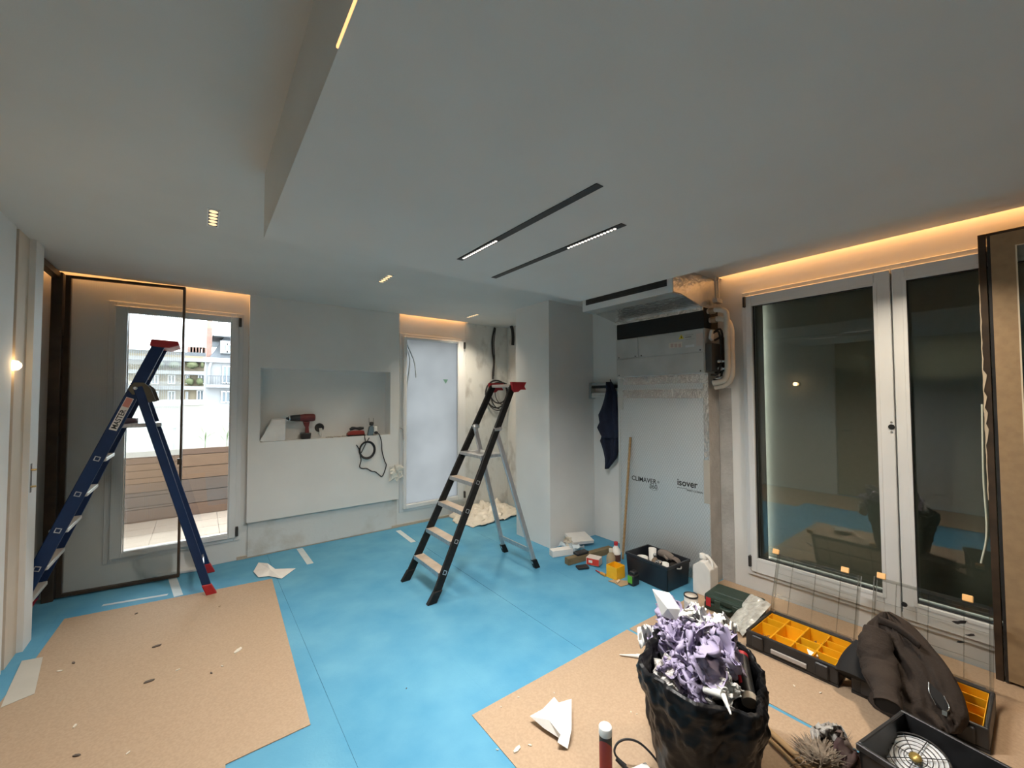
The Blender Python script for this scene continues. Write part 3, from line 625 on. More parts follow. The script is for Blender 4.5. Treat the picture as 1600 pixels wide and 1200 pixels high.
# open end of the unit with its valves and wiring
AE = AY0
MB().box(AX + .012, XR - .02, AE - .05, AE, 1.76, 1.99).build('electrics_box', mat('dark_grey_sheet', (.075, .075, .072), .5, .3), ac, .003)
MB().obox((AX + .055, AE - .03, 2.055), (.012, 0, .035), (0, .012, 0), (.020, 0, -.010)).build('terminal_cover', PLASTW, ac, .003)
for k, (dx, z0, z1) in enumerate(((.10, 1.70, 2.06), (.14, 1.66, 2.08), (.17, 1.72, 2.02))):
    MB().tube(spline([(AX + dx - .05, AE - .02, z1), (AX + dx, AE - .07, z1 + .02), (AX + dx + .02, AE - .075, (z0 + z1) / 2), (AX + dx - .01, AE - .06, z0 + .04), (AX + dx - .05, AE - .02, z0 + .03)], 5), .009, 7).build('wiring', RUBBER, ac)
for z in (1.70, 1.78, 1.84): MB().lathe([(.016, 0), (.016, .05), (.01, .05), (.01, .07)], (AX + .12, AE - .03, z), 10, (0, -1, 0)).build('valve', STEEL, ac)
MB().box(AX + .10, AX + .19, AE - .06, AE - .02, 2.335, 2.37).build('hanger_bracket', ZINC, ac)
for xx in (AX + .12, AX + .17): MB().tube([(xx, AE - .04, 2.37), (xx, AE - .04, ZC)], .006, 6).build('hanger_rod', ZINC, ac)
INS = mat('white_pipe_insulation', (.60, .56, .49), .7, c2=(.54, .50, .44), scale=12)
for k, (zt_, off, zb) in enumerate(((2.262, .03, 1.66), (2.19, .075, 1.625))):
    y_ = AE - .135 - .02 * k
    MB().tube(spline([(AX + .07 + .03 * k, AE + .01, zt_), (AX + .08 + .03 * k, AE - .07, zt_ + .005), (AX + .10 + .03 * k, AE - .125, zt_ - .02), (AX + .10 + .03 * k, y_, zt_ - .10), (AX + .10 + .03 * k, y_, 1.95), (AX + .10 + .03 * k, y_ + .003, zb + .10), (AX + .10 + .03 * k, AE - .10, zb + .02), (AX + .08 + .03 * k, AE - .02, zb)], 7), .022, 12).build('insulated_pipe', INS, ac)
    MB().lathe([(.027, -.02), (.027, .02)], (AX + .075 + .03 * k, AE - .03, zt_), 12, (0, 1, 0)).build('pipe_sleeve', mat('tan_sleeve', (.34, .24, .16), .7), ac)
# outlet plenum
po = thing('air_plenum', (3.1, 2.14, 2.27), 'silver duct plenum with a black slot grille above the air conditioner', 'duct')
PX = 2.83; y0, y1 = 1.70, 2.597
gz0 = P(912, 487, X=PX).z; MB().prism([(PX + .012, y0, ZC), (PX + .012, y0, gz0 + .004), (PX + .14, y0, gz0 + .004), (3.30, y0, 2.288), (3.50, y0, 2.288), (3.50, y0, ZC)], (0, y1 - y0, 0)).build('plenum_body', FOIL, po, .004)
MB().box(PX, PX + .012, y0 - .01, y1 + .01, gz0, ZC).build('outlet_frame', PVC, po, .002)
MB().box(PX + .012, PX + .16, y0 + .0, y1 + .01, gz0 - .004, gz0 + .002).build('underside_plate', ZINC, po)
g0, g1 = P(915.5, 477.5, X=PX).z, P(915.5, 467.5, X=PX).z
gr = MB().box(PX - .002, PX, P(1042, 440, X=PX).y, P(915.5, 470, X=PX).y, g0, g1 + .02).build('slot_grille', BLACK, po)
for k in range(3): MB().box(PX - .004, PX - .002, P(1042, 440, X=PX).y, P(915.5, 470, X=PX).y, g0 + .012 + k * .018, g0 + .014 + k * .018).build('grille_blade', BLACK, gr)
MB().box(3.285, 3.30, AY0 + .005, AY1, 2.262, 2.296).build('foil_flange', FOIL, po)
# return duct board
mb_ = bpy.data.materials.new('foil_faced_board'); mb_.use_nodes = True; n = mb_.node_tree; b_ = n.nodes['Principled BSDF']
b_.inputs['Roughness'].default_value = .38; b_.inputs['Metallic'].default_value = .55
t_ = n.nodes.new('ShaderNodeTexCoord'); sx = n.nodes.new('ShaderNodeSeparateXYZ'); n.links.new(t_.outputs['Object'], sx.inputs[0])
def mth(op, a, b=None):
    m = n.nodes.new('ShaderNodeMath'); m.operation = op
    for i, v in enumerate((a, b)):
        if v is None: continue
        if isinstance(v, (int, float)): m.inputs[i].default_value = v
        else: n.links.new(v, m.inputs[i])
    return m.outputs[0]
u_ = mth('MULTIPLY', sx.outputs['Y'], 2 * math.pi / .024); v_ = mth('MULTIPLY', sx.outputs['Z'], 2 * math.pi / .040)
l1 = mth('ABSOLUTE', mth('SINE', mth('MULTIPLY', mth('ADD', u_, v_), .5))); l2 = mth('ABSOLUTE', mth('SINE', mth('MULTIPLY', mth('SUBTRACT', u_, v_), .5)))
net = mth('MINIMUM', l1, l2)
r_ = n.nodes.new('ShaderNodeValToRGB'); r_.color_ramp.elements[0].position = .06; r_.color_ramp.elements[1].position = .24
r_.color_ramp.elements[0].color = (.44, .45, .45, 1); r_.color_ramp.elements[1].color = (.66, .68, .68, 1)
n.links.new(net, r_.inputs[0]); n.links.new(r_.outputs[0], b_.inputs['Base Color'])
bp = n.nodes.new('ShaderNodeBump'); bp.inputs['Strength'].default_value = .35; bp.inputs['Distance'].default_value = .004; n.links.new(net, bp.inputs['Height']); n.links.new(bp.outputs[0], b_.inputs['Normal'])
du = thing('duct_board', (3.45, 2.15, 0), 'foil faced insulation board standing under the air conditioner', 'insulation duct')
BX = 3.362
MB().box(BX, XR - .004, 1.708, 2.622, .0, 1.742).build('board', mb_, du, .002)
MB().box(BX + .004, XR - .004, 1.703, 1.708, 0, 1.742).build('side_panel', mat('grey_render', (.36, .35, .33), .95, c2=(.45, .44, .42), scale=7, bump=.5, bscale=40), du)
for z0, z1, yy0, yy1 in ((1.665, 1.745, 1.70, 2.626), (1.535, 1.615, 1.72, 2.58)): MB().box(BX - .003, BX, yy0, yy1, z0, z1).build('foil_tape', FOIL, du)
MB().box(BX - .004, BX, 2.565, 2.626, 1.42, 1.73).build('foil_tape', mat('dull_tape', (.56, .56, .53), .5, .3), du); MB().box(BX - .003, BX, 2.60, 2.626, 0, 1.45).build('foil_tape', mat('dull_tape', (.56, .56, .53), .5, .3), du)
MB().box(BX - .004, BX, 1.700, 1.745, 1.02, 1.66).build('foil_tape', FOIL, du); MB().box(BX - .004, BX, 1.700, 1.752, .66, 1.02).build('foil_tape', mat('dusty_tape', (.47, .43, .37), .7, .2), du)
INK = mat('black_board_print', (.02, .02, .02), .7)
def board_text(txt, xp, yp, size, sx=1, bold=0):
    o = P(xp, yp, X=BX - .001); return textmesh(txt, size, INK, du, (BX - .0008, o.y, o.z), (0, -1, 0), (0, 0, 1), sx=sx, bold=bold)
board_text('CLIMAVER', 987, 749.5, .062, .95, .0005); board_text('\u00ae', 1027, 755, .03); board_text('360', 1014.5, 762.5, .060, .95)
a = P(1022, 762, X=BX - .001); MB().tube(arc((BX - .001, a.y, a.z + .03), .055, 200, 320, (0, -1, 0), (0, 0, 1), 14), .0012, 5).build('print_swash', INK, du)
board_text('isover', 1058, 757.5, .082, .92, .0012); board_text('SAINT-GOBAIN', 1073, 767, .022, .95)
a, b = P(1058, 761.5, X=BX - .001), P(1073, 764, X=BX - .001); MB().box(BX - .001, BX, b.y, a.y, a.z, a.z + .003).build('print_line', INK, du)

# ------------------------------------------------------------------ things hung at the far right
pr = thing('wall_pipes', (3.5, 2.95, 1.6), 'white and black pipe stubs on a bracket beside the column', 'pipe')
MB().box(3.47, 3.545, 3.085, 3.112, 1.53, 1.71).build('bracket', ZINC, pr)
for z, m_ in ((1.585, PLASTW), (1.555, PLASTW), (1.66, RUBBER), (1.69, ZINC)): MB().tube([(3.50, 3.108, z), (3.50, 2.70, z)], .016, 10).build('pipe', m_, pr)
# navy garment: folded drape with a jagged hem
nv = thing('hanging_garment', (3.44, 2.8, .8), 'navy work garment hanging from the pipe stubs', 'garment')
prof = [(597, 955, 956.5), (603, 951, 961), (612, 948.5, 965.5), (625, 945, 966.5), (640, 939, 967), (648, 935, 967.5), (660, 936.5, 971), (668, 932.5, 972.5), (676, 936, 973), (682, 938.5, 972), (689, 936, 968), (697, 939.5, 967), (706, 943, 966), (716, 946, 963), (724, 948, 957), (732, 949, 951)]
def drape(u, v):
    k = u * (len(prof) - 1); i = min(int(k), len(prof) - 2); f = k - i
    y_ = prof[i][0] * (1 - f) + prof[i + 1][0] * f; x0_ = prof[i][1] * (1 - f) + prof[i + 1][1] * f; x1_ = prof[i][2] * (1 - f) + prof[i + 1][2] * f
    p_ = P(x0_ + (x1_ - x0_) * v, y_, X=3.455); fold = .028 * math.sin(v * 11 + u * 2.2) * min(1, u * 4 + .3) + .016 * math.sin(v * 23 - u * 5)
    return Vector((3.452 - .035 * math.sin(math.pi * v) * (1 - .3 * u) + fold * .8, p_.y, p_.z))
MB().grid(drape, 30, 26).build('cloth_front', NAVY, nv, solid=.006)
def drape2(u, v):
    p_ = drape(u * .62, .25 + .75 * v); return Vector((p_.x - .028 - .012 * math.sin(v * 6), p_.y - .004, p_.z))
MB().grid(drape2, 22, 20).build('sleeve', NAVY, nv, solid=.006)
MB().tube([P(955, 598, X=3.45), P(953.5, 593, X=3.45)], .006, 6).build('hang_loop', NAVY, nv)
# leaning stick
a, b = P(973, 874, Z=0), P(985, 683, X=BX - .012)
tag(MB().bar(a + Vector((0, 0, .004)), b, .018, .018).build('wooden_stick', WOOD, None, .002), 'thin wooden stick leaning against the foil faced board', 'stick')

# cables on the raw plaster
def cable(name, pts, r, label, m=RUBBER, n=8, sub=6): return tag(MB().tube(spline(pts, sub), r, n).build(name, m), label, 'cable')
CY = YB - .02
cb = thing('cable_bundle', P(770, 590, Y=CY), 'black cables dropping from the ceiling into a coil on the raw plaster', 'cable')
MB().tube(spline([P(*p, Y=CY) for p in ((773, 512), (769.5, 530), (770, 550), (772, 565), (770.5, 580), (770, 592))], 6), .014, 10).build('conduit', RUBBER, cb)
MB().tube(spline([P(*p, Y=CY - .018) for p in ((774.5, 513), (772, 535), (773, 560), (771.5, 588))], 6), .006, 8).build('conduit_wire', RUBBER, cb)
cc = P(776, 616, Y=CY - .02)
for k, (dx, dz, r0, th, sq) in enumerate(((0, 0, .185, .011, 1.05), (.03, .02, .155, .010, .95), (.055, -.025, .17, .007, 1.1), (.01, -.05, .20, .006, .9), (.07, .01, .13, .006, 1.2))):
    pts = [cc + Vector((dx + r0 * math.cos(a_) , -.012 * k - .01 * math.sin(a_ * 2), dz + r0 * sq * math.sin(a_))) for a_ in [2 * math.pi * i / 30 for i in range(30)]]
    MB().tube(pts, th, 8, closed=True).build('coil_turn', RUBBER, cb)
cable('conduit_stub', [P(*p, Y=4.55) for p in ((798.5, 509), (800.5, 516), (801.5, 527), (801, 539))], .022, 'short black conduit stub poking out of the ceiling by the column', n=10)

# crumpled protective film in the far corner
FILM = mat('cloudy_plastic_film', (.74, .71, .64), .3, c2=(.66, .63, .55), scale=5)
def film(u, v):
    x = 2.55 + .95 * u; y = 4.18 + .54 * v; hgt = (math.sin(math.pi * u) ** .6) * (.25 + .75 * v); n_ = abs(fbm((x, y, 0), 5, 3)) + .5 * abs(fbm((x, y, 1), 13, 4))
    z = .006 + hgt * (.02 + .15 * n_ + .05 * v * v)
    return Vector((x + .06 * fbm((x, y, 2), 6, 5), min(4.73, y + .07 * fbm((x, y, 3), 6, 6) * (1 - v)), z))
tag(MB().grid(film, 64, 40, True).build('plastic_film', FILM, None, solid=.002), 'crumpled cloudy plastic film heaped in the far corner', 'plastic film')
tag(MB().tube(spline([P(*p, Z=.012) for p in ((787, 812), (778, 810), (770, 811), (774, 814), (786, 811))], 4), .008, 6).build('cable_offcut', RUBBER), 'short black cable offcut on the floor behind the ladder', 'cable')

# ------------------------------------------------------------------ things in and below the niche
NZ = NZ0 + .001
nx = lambda px_, py_=687, y=4.76: P(px_, py_, Y=y)
# folded white box
a = P(410, 690, Y=4.72); bw = thing('white_box', (a.x + .12, 4.76, NZ), 'white wedge-shaped cardboard box lying in the left of the niche', 'box')
xa, xb = P(409, 690, Y=4.70).x, P(445, 690, Y=4.72).x; zt = P(445, 655, Y=4.74).z; xc = P(425, 655, Y=4.74).x
MB().prism([(xa, 4.70, NZ), (xb, 4.70, NZ), (xb, 4.70, zt), (xc, 4.70, zt)], (0, .13, 0)).build('box_body', PAPER, bw, .003)
MB().add([(xa - .02, 4.695, NZ + .004), (xc - .005, 4.698, zt - .002), (xc + .12, 4.697, zt - .05), (xa + .15, 4.694, NZ + .03)], [(0, 1, 2, 3)]).build('box_flap', PAPER, bw, solid=.002)
# drill
DRD = mat('dark_red_housing', (.16, .018, .016), .45, c2=(.12, .014, .013), scale=12)
dl = thing('cordless_drill', (nx(478).x, 4.78, NZ), 'dark red cordless drill standing on its battery in the niche', 'drill')
def dp(x, y): return P(x, y, Y=4.78)
zb = dp(478, 686).z - NZ
def dq(x, y): p_ = dp(x, y); return Vector((p_.x, p_.y, p_.z - zb))
ax_y = dq(470, 653.5).z
MB().lathe([(.0, 0), (.034, .004), (.040, .02), (.042, .10), (.036, .14), (.036, .15)], (dq(492.5, 654).x, 4.78, ax_y), 18, (-1, 0, 0)).build('motor_housing', DRD, dl)
MB().lathe([(.036, 0), (.033, .05), (.026, .10), (.014, .115), (.010, .13)], (dq(492.5, 654).x - .148, 4.78, ax_y), 16, (-1, 0, 0)).build('chuck', BLACK, dl)
MB().lathe([(.027, 0), (.027, .012)], (dq(492.5, 654).x - .240, 4.78, ax_y), 14, (-1, 0, 0)).build('chuck_ring', STEEL, dl)
MB().lathe([(.003, 0), (.003, .06), (0, .065)], (dq(492.5, 654).x - .275, 4.78, ax_y), 8, (-1, 0, 0)).build('drill_bit', STEEL, dl)
MB().prism([dq(473, 659), dq(484, 659), dq(482, 668), dq(483, 677), dq(476.5, 677), dq(477, 668), dq(474.5, 664)], (0, .036, 0)).build('handle', DRD, dl, .008, seg=2)
MB().prism([dq(469.5, 677), dq(486, 676.5), dq(485, 686), dq(470, 686.5)], (0, .075, 0)).build('battery', BLACK, dl, .008, seg=2)
MB().box(dq(472, 680).x, dq(483.5, 680).x, 4.776, 4.79, dq(477, 683.5).z, dq(477, 678.5).z).build('battery_badge', DRD, dl)
for c in dl.children:
    if c.name.startswith(('handle', 'battery')) and 'badge' not in c.name: c.location.y -= .02
# socket
so = thing('wall_socket', P(499, 670, Y=4.86), 'black round wall socket with loose white wires in the niche back', 'socket')
c = P(499, 668, Y=4.86)
MB().lathe([(.048, 0), (.048, .006), (.036, .008), (.034, .002), (.0, .002)], (c.x, 4.86, c.z), 20, (0, -1, 0)).build('socket_ring', BLACK, so)
for k in range(3): MB().tube(spline([(c.x + .01 * k, 4.855, c.z - .01), (c.x - .005 + .012 * k, 4.81, c.z - .04), (c.x - .01 + .01 * k, 4.80, c.z - .075 - .015 * k)], 5), .006, 6).build('wire_end', PLASTW, so)
# dust and rubble line
rng = random.Random(3)
db = MB()
for k in range(60):
    x = nx(510 + 30 * rng.random()).x; y = 4.72 + .08 * rng.random(); s_ = .003 + .007 * rng.random()
    db.obox((x, y, NZ + s_ * .5), (s_, s_ * .4, 0), (-s_ * .3, s_ * .8, 0), (0, 0, s_ * .5))
tag(db.build('plaster_rubble', mat('plaster_rubble', (.45, .42, .38), .9)), 'loose plaster rubble on the niche ledge', 'rubble', kind='stuff')
# red tool
sd = thing('red_power_tool', (nx(557).x, 4.77, NZ), 'red power tool body with a black grip on top in the niche', 'power tool')
x0, x1 = nx(543, 682, 4.75).x, nx(570, 682, 4.75).x
MB().box(x0, x1, 4.73, 4.81, NZ, NZ + .012).build('sole', BLACK, sd)
MB().prism([(x0, 4.735, NZ + .012), (x1, 4.735, NZ + .012), (x1 - .01, 4.735, NZ + .055), (x1 - .05, 4.735, NZ + .062), (x0 + .03, 4.735, NZ + .058), (x0, 4.735, NZ + .03)], (0, .07, 0)).build('body', mat('red_housing', (.26, .030, .022), .45), sd, .008, seg=2)
MB().tube(spline([(x0 + .03, 4.77, NZ + .075), (x0 + .07, 4.77, NZ + .088), (x1 - .06, 4.77, NZ + .082), (x1 - .01, 4.77, NZ + .085)], 5), [.014 + .006 * math.sin(i * .42) ** 2 for i in range(16)], 10).build('grip', BLACK, sd)
# plug adapter with cables
pa = thing('plug_adapter', (nx(582).x, 4.73, NZ), 'blue-grey plug adapter with black plug and white charger at the niche edge', 'plug adapter')
GB = mat('blue_grey_plastic', (.13, .19, .23), .5); xx = nx(580, 684, 4.71).x
MB().prism([(xx - .04, 4.70, NZ), (xx + .02, 4.70, NZ), (xx + .028, 4.70, NZ + .07), (xx + .015, 4.70, NZ + .12), (xx - .02, 4.70, NZ + .10)], (0, .045, 0)).build('adapter_body', GB, pa, .006)
MB().lathe([(.024, 0), (.024, .03), (.012, .04)], (xx + .005, 4.72, NZ + .115), 14, (.1, 0, 1)).build('plug', BLACK, pa)
for dx in (-.022, .028): MB().tube([(xx + dx, 4.72, NZ + .14), (xx + dx - .002, 4.72, NZ + .20)], .0035, 6).build('prong', STEEL, pa)
MB().box(xx + .03, xx + .072, 4.705, 4.74, NZ + .035, NZ + .10).build('charger', PLASTW, pa, .005)
MB().lathe([(.018, 0), (.016, .03)], (xx + .052, 4.708, NZ + .03), 12, (0, -1, 0)).build('plug', BLACK, pa)
def dn(pts, y=4.683): return [P(a_, b_, Y=y) for a_, b_ in pts]
hcb = thing('hanging_cable', P(572, 703, Y=4.68), 'coiled black cable looping down the panel below the niche', 'cable')
MB().tube(spline([Vector((xx + .052, 4.70, NZ + .03))] + dn(((592.5, 679), (596, 690), (597, 705), (601, 720), (603.5, 727), (600, 739), (596.5, 744.5), (592, 741.5), (586, 737), (580, 736), (573, 732), (566, 732), (562, 729), (564, 720), (563, 711))), 6), .0055, 7).build('loose_cable', RUBBER, hcb)
cc = P(573.5, 703, Y=4.676)
for k in range(3):
    r0 = .082 + .006 * k; MB().tube([cc + Vector((r0 * math.cos(a_) * .95, -.006 * k, r0 * math.sin(a_) * 1.05)) for a_ in [2 * math.pi * i / 28 for i in range(28)]], .006, 7, closed=True).build('coil_turn', RUBBER, hcb)
MB().tube(spline(dn(((577, 684), (572, 692), (568, 700), (564, 708)), 4.668), 5), .005, 7).build('cable_end', RUBBER, hcb)
MB().tube(spline(dn(((557, 695), (560, 700), (563, 706)), 4.668), 5), .006, 7).build('plug_end', RUBBER, hcb)
MB().tube(spline([(xx - .07, 4.72, NZ + .01)] + dn(((570, 684), (572, 692)), 4.672), 5), .005, 7).build('cable_end', RUBBER, hcb)
# scrap of film caught at the frosted window's handle side
c = P(620, 739, Y=4.665)
def scrap(u, v):
    q_ = Vector(((u - .5) * .17, 0, (v - .5) * .17)); r0 = 1 - .35 * abs(fbm(q_, 9, 2))
    return c + Vector((q_.x * r0 + .03 * fbm(q_, 14, 3), .012 + .02 * fbm(q_, 16, 4) - .01, q_.z * r0 + .03 * fbm(q_, 14, 5)))
tag(MB().grid(scrap, 9, 9, False).build('film_scrap', FILM, None, solid=.001), 'crumpled film scrap stuck to the panel edge beside the frosted window', 'film scrap')

# ------------------------------------------------------------------ sheets on the floor
TB = .0034
def flat(name, poly, m, z0, th, label, cat, group=None):
    return tag(MB().prism([(x, y, z0) for x, y in poly], (0, 0, th)).build(name, m), label, cat, group)
flat('fibreboard_sheet', [(-.735, 4.235), (.513, 4.067), (.44, 2.158), (.109, 2.148), (.10, -1.2), (-.84, -1.2), (-.80, 3.1), (-.755, 3.72)], FIBRE, .0015, TB, 'large brown fibreboard sheet on the floor at the left under the blue ladder', 'board', 'fibreboard floor sheets')
flat('fibreboard_sheet', [(1.075, 1.738), (2.276, 1.728), (2.293, -2.4), (1.06, -2.4)], FIBRE, .0015, TB, 'brown fibreboard sheet under the bin bag', 'board', 'fibreboard floor sheets')
flat('fibreboard_sheet', [(2.300, 1.726), (3.54, 1.690), (3.54, -2.4), (2.318, -2.4)], FIBRE, .0015, TB, 'brown fibreboard sheet under the organizers along the window', 'board', 'fibreboard floor sheets')
ZB = .0015 + TB + .0003
flat('paper_sheet', [tuple(P(a, b, Z=ZB))[:2] for a, b in ((34, 1033), (67, 1027), (54, 1084), (1, 1106), (12, 1080))], mat('grey_lining_paper', (.52, .49, .43), .85), ZB, .002, 'pale paper sheet on the floor at the left door jamb', 'paper')
TAPE = mat('pale_masking_tape', (.55, .62, .64), .6, c2=(.48, .57, .60), scale=12)
def strip(pts, wpx, label, m=TAPE, z=.0016, th=.0009):
    a, b = P(*pts[0], Z=z), P(*pts[1], Z=z); d = (b - a).normalized(); n_ = Vector((-d.y, d.x, 0)) * wpx
    return tag(MB().prism([a + n_, a - n_, b - n_, b + n_], (0, 0, th)).build('tape_strip', m), label, 'tape', 'tape strips on the underlay')
strip(((468, 857), (485, 881)), .028, 'tape strip on the underlay below the left end of the niche panel')
strip(((622, 829), (646, 847)), .028, 'tape strip on the underlay below the frosted window')
strip(((160, 946), (262, 929)), .016, 'long tape strip along the edge of the left fibreboard')
strip(((268, 899), (279, 931)), .028, 'short tape strip at the corner of the open glass door')
tag(MB().prism([P(*p, Z=.002) for p in ((244, 896), (310, 886), (312, 892), (246, 902))], (0, 0, .02)).build('plastic_profile', PVC, None, .003), 'white plastic profile on the floor behind the blue ladder', 'profile')

def crumple(name, c, size, m, seed, label, cat, group=None, fold=.5, nu=9, ax=None, flatz=None, par=None, smooth=False):
    """sheet crushed by layered noise; flat facets"""
    rg_ = random.Random(seed); c = Vector(c)
    q = Matrix.Rotation(rg_.uniform(0, 6.28), 3, 'Z') @ Matrix.Rotation(rg_.uniform(-.9, .9), 3, 'X') @ Matrix.Rotation(rg_.uniform(-.9, .9), 3, 'Y') if ax is None else ax
    def fn(u, v):
        p_ = Vector(((u - .5) * size, (v - .5) * size, 0)); k = fold
        rdg = lambda f_, sd: .5 - abs(fbm(p_, f_ / size, sd)) * 1.4
        d = Vector((fbm(p_, 2.0 / size, seed), fbm(p_, 2.0 / size, seed + 11), 1.5 * rdg(1.9, seed + 23))) * size * k + Vector((rdg(4.2, seed + 31), rdg(4.2, seed + 37), rdg(4.6, seed + 41))) * size * k * .34
        r_ = c + q @ (p_ * (1 - .35 * k) + d)
        if flatz is not None: r_.z = max(flatz + .001 * (1 + rg_.random()), r_.z)
        return r_
    o = MB().grid(fn, nu, nu, smooth).build(name, m, par, solid=.0012)
    return tag(o, label, cat, group) if par is None else o
# papers lying about
def leafpaper(name, pix, zs_, m, label, z0):
    """paper through picture points on the floor, lifted by zs_"""
    pts = [P(a, b, Z=z0 + h_) for (a, b), h_ in zip(pix, zs_)]
    c = sum(pts, Vector()) / len(pts); c.z += .012
    return tag(MB().add(pts + [c], [(i, (i + 1) % len(pts), len(pts)) for i in range(len(pts))]).build(name, m, None, solid=.0012), label, 'paper')
leafpaper('paper_scrap', ((396, 893), (404, 879), (418, 880), (430, 889), (462, 888), (440, 904), (420, 900), (404, 902)), (.004, .05, .06, .02, .003, .002, .002, .003), PAPER, 'torn white paper on the corner of the left fibreboard', .005)
pts = [P(a, b, Z=ZB + h_) for a, b, h_ in ((828, 1119, .03), (848, 1108, .045), (866, 1089, .05), (873, 1098, .07), (893, 1092, .05), (893, 1140, .045), (887, 1170, .010), (871, 1160, .03), (873, 1153, .02), (850, 1138, .02), (858, 1125, .055), (876, 1148, .045))]
tag(MB().add(pts, [(0, 1, 10, 9), (1, 2, 3, 10), (3, 4, 5, 11), (3, 11, 10), (10, 11, 8, 9), (11, 5, 6, 7), (11, 7, 8)]).build('paper_scrap', PAPER, None, solid=.0012), 'folded cream paper lying on the right fibreboard beside the bin bag', 'paper')
# wood chips and crumbs
CHIP = mat('dark_wood_chip', (.10, .075, .06), .8); CRUMB = mat('plaster_crumb', (.72, .66, .56), .8)
for k, (px_, py_, l_, m_) in enumerate(((233, 1065, .030, CHIP), (330, 1052, .014, CHIP), (213, 959, .014, CHIP), (120, 1181, .02, CHIP), (343, 947, .02, FIBRE), (245, 1010, .03, CHIP), (115, 1036, .018, CHIP), (200, 1177, .012, CRUMB), (93, 1049, .018, CRUMB), (117, 1135, .018, CRUMB), (278, 1047, .014, CRUMB), (347, 1041, .012, CRUMB), (372, 1017, .04, CRUMB),
        (810, 1090, .008, CRUMB), (783, 1105, .007, CRUMB), (808, 1172, .03, CRUMB), (828, 1165, .012, CRUMB), (986, 1113, .007, CRUMB), (995, 1116, .006, CRUMB), (866, 1083, .006, CRUMB), (635, 1076, .006, CHIP), (777, 1172, .008, CRUMB), (1241, 1072, .010, CRUMB), (1282, 1083, .012, CRUMB))):
    c = P(px_, py_, Z=ZB); a_ = k * 1.9; l_ *= .75; d_ = Vector((math.cos(a_), math.sin(a_), 0)); n_ = Vector((-d_.y, d_.x, 0))
    pl_ = [c + d_ * l_ * x_ + n_ * l_ * y_ for x_, y_ in ((-1, -.25), (-.2, -.42), (.8, -.3), (1, .1), (.3, .4), (-.7, .32))]
    tag(MB().prism(pl_, (0, 0, .003 + l_ * .12)).build('wood_chip' if m_ is not CRUMB else 'plaster_crumb', m_), 'dark wood chip lying on the floor boards' if m_ is not CRUMB else 'pale plaster crumb lying on the floor boards', 'debris', 'wood chips on the boards' if m_ is not CRUMB else 'plaster crumbs on the boards')

# ------------------------------------------------------------------ tools along the right wall
c = P(1068, 935, Z=ZB); 
# white jerrycan
jc = thing('jerrycan', (3.19, 1.66, 0), 'white plastic jerrycan standing by the right wall', 'jerrycan')
jx0, jx1, jy0, jy1, jh = 3.12, 3.245, 1.592, 1.735, .215
body = MB().prism([(jx0, jy0, .004), (jx0, jy1, .004), (jx0, jy1, jh), (jx0, jy1 - .06, jh + .05), (jx0, jy0 + .045, jh + .05), (jx0, jy0, jh)], (jx1 - jx0, 0, 0)).build('can_body', PLASTW, jc, .007, seg=2)
MB().lathe([(.022, 0), (.022, .03), (.018, .034), (.018, 0)], ((jx0 + jx1) / 2, jy1 - .052, jh + .056), 16).build('screw_cap', PLASTW, jc)
MB().tube(spline([((jx0 + jx1) / 2, jy1 - .075, jh + .055), ((jx0 + jx1) / 2, jy0 + .06, jh + .085), ((jx0 + jx1) / 2, jy0 + .02, jh + .05), ((jx0 + jx1) / 2, jy0 + .008, jh - .01)], 6), .011, 10).build('carry_handle', PLASTW, jc)
# paint can
pc = P(1080, 957, Z=ZB); ptc = thing('paint_can', (pc.x, pc.y, ZB), 'small white paint can with a black rim in front of the jerrycan', 'paint can')
MB().lathe([(.046, 0), (.046, .118), (.044, .120)], (pc.x, pc.y, ZB), 28).build('can_body', PLASTW, ptc)
MB().lathe([(.049, .116), (.049, .126), (.043, .126), (.043, .118)], (pc.x, pc.y, ZB), 28, cap=False).build('rim', BLACK, ptc)
MB().lathe([(.0435, .119), (.0435, .121), (0, .121)], (pc.x, pc.y, ZB), 28).build('lid', mat('cream_lid', (.66, .60, .52), .5), ptc)
MB().lathe([(.0465, .03), (.0465, .085)], (pc.x, pc.y, ZB), 28, cap=False).build('paper_label', mat('grey_print_label', (.62, .63, .66), .6, c2=(.45, .46, .5), scale=60), ptc)
# green case: long axis roughly along the wall
gc = thing('tool_case', (3.05, 1.38, ZB), 'dark green plastic tool case with a red badge lying by the wall', 'tool case')
g0 = Vector((2.945, 1.555, ZB)); gd = Vector((.06, -1, 0)).normalized(); gn = Vector((1, .06, 0)).normalized()
GL, GW, GH = .33, .25, .11
def gp(u, v, z): return g0 + gd * u + gn * v + Vector((0, 0, z))
MB().obox(gp(GL / 2, GW / 2, GH * .25), gd * GL / 2, gn * GW / 2, (0, 0, GH * .25)).build('case_base', GREEN, gc, .012, seg=2)
MB().obox(gp(GL / 2, GW / 2, GH * .76), gd * GL / 2, gn * GW / 2, (0, 0, GH * .24)).build('case_lid', GREEN, gc, .016, seg=2)
MB().obox(gp(GL / 2, GW / 2 + .02, GH * 1.0), gd * GL * .36, gn * GW * .30, (0, 0, .006)).build('lid_ridge', GREEN, gc, .006)
MB().obox(gp(.035, -.002, GH * .55), gd * .016, gn * .003, (0, 0, .030)).build('badge', mat('red_badge', (.45, .02, .03), .5), gc)
for u in (.10, .22): MB().obox(gp(u, -.004, GH * .55), gd * .022, gn * .006, (0, 0, .030)).build('catch', GREEN, gc, .004)
MB().tube(spline([gp(.125, -.002, GH * .5), gp(.135, -.03, GH * .5), gp(.185, -.03, GH * .5), gp(.195, -.002, GH * .5)], 5), .010, 8).build('handle', GREEN, gc)
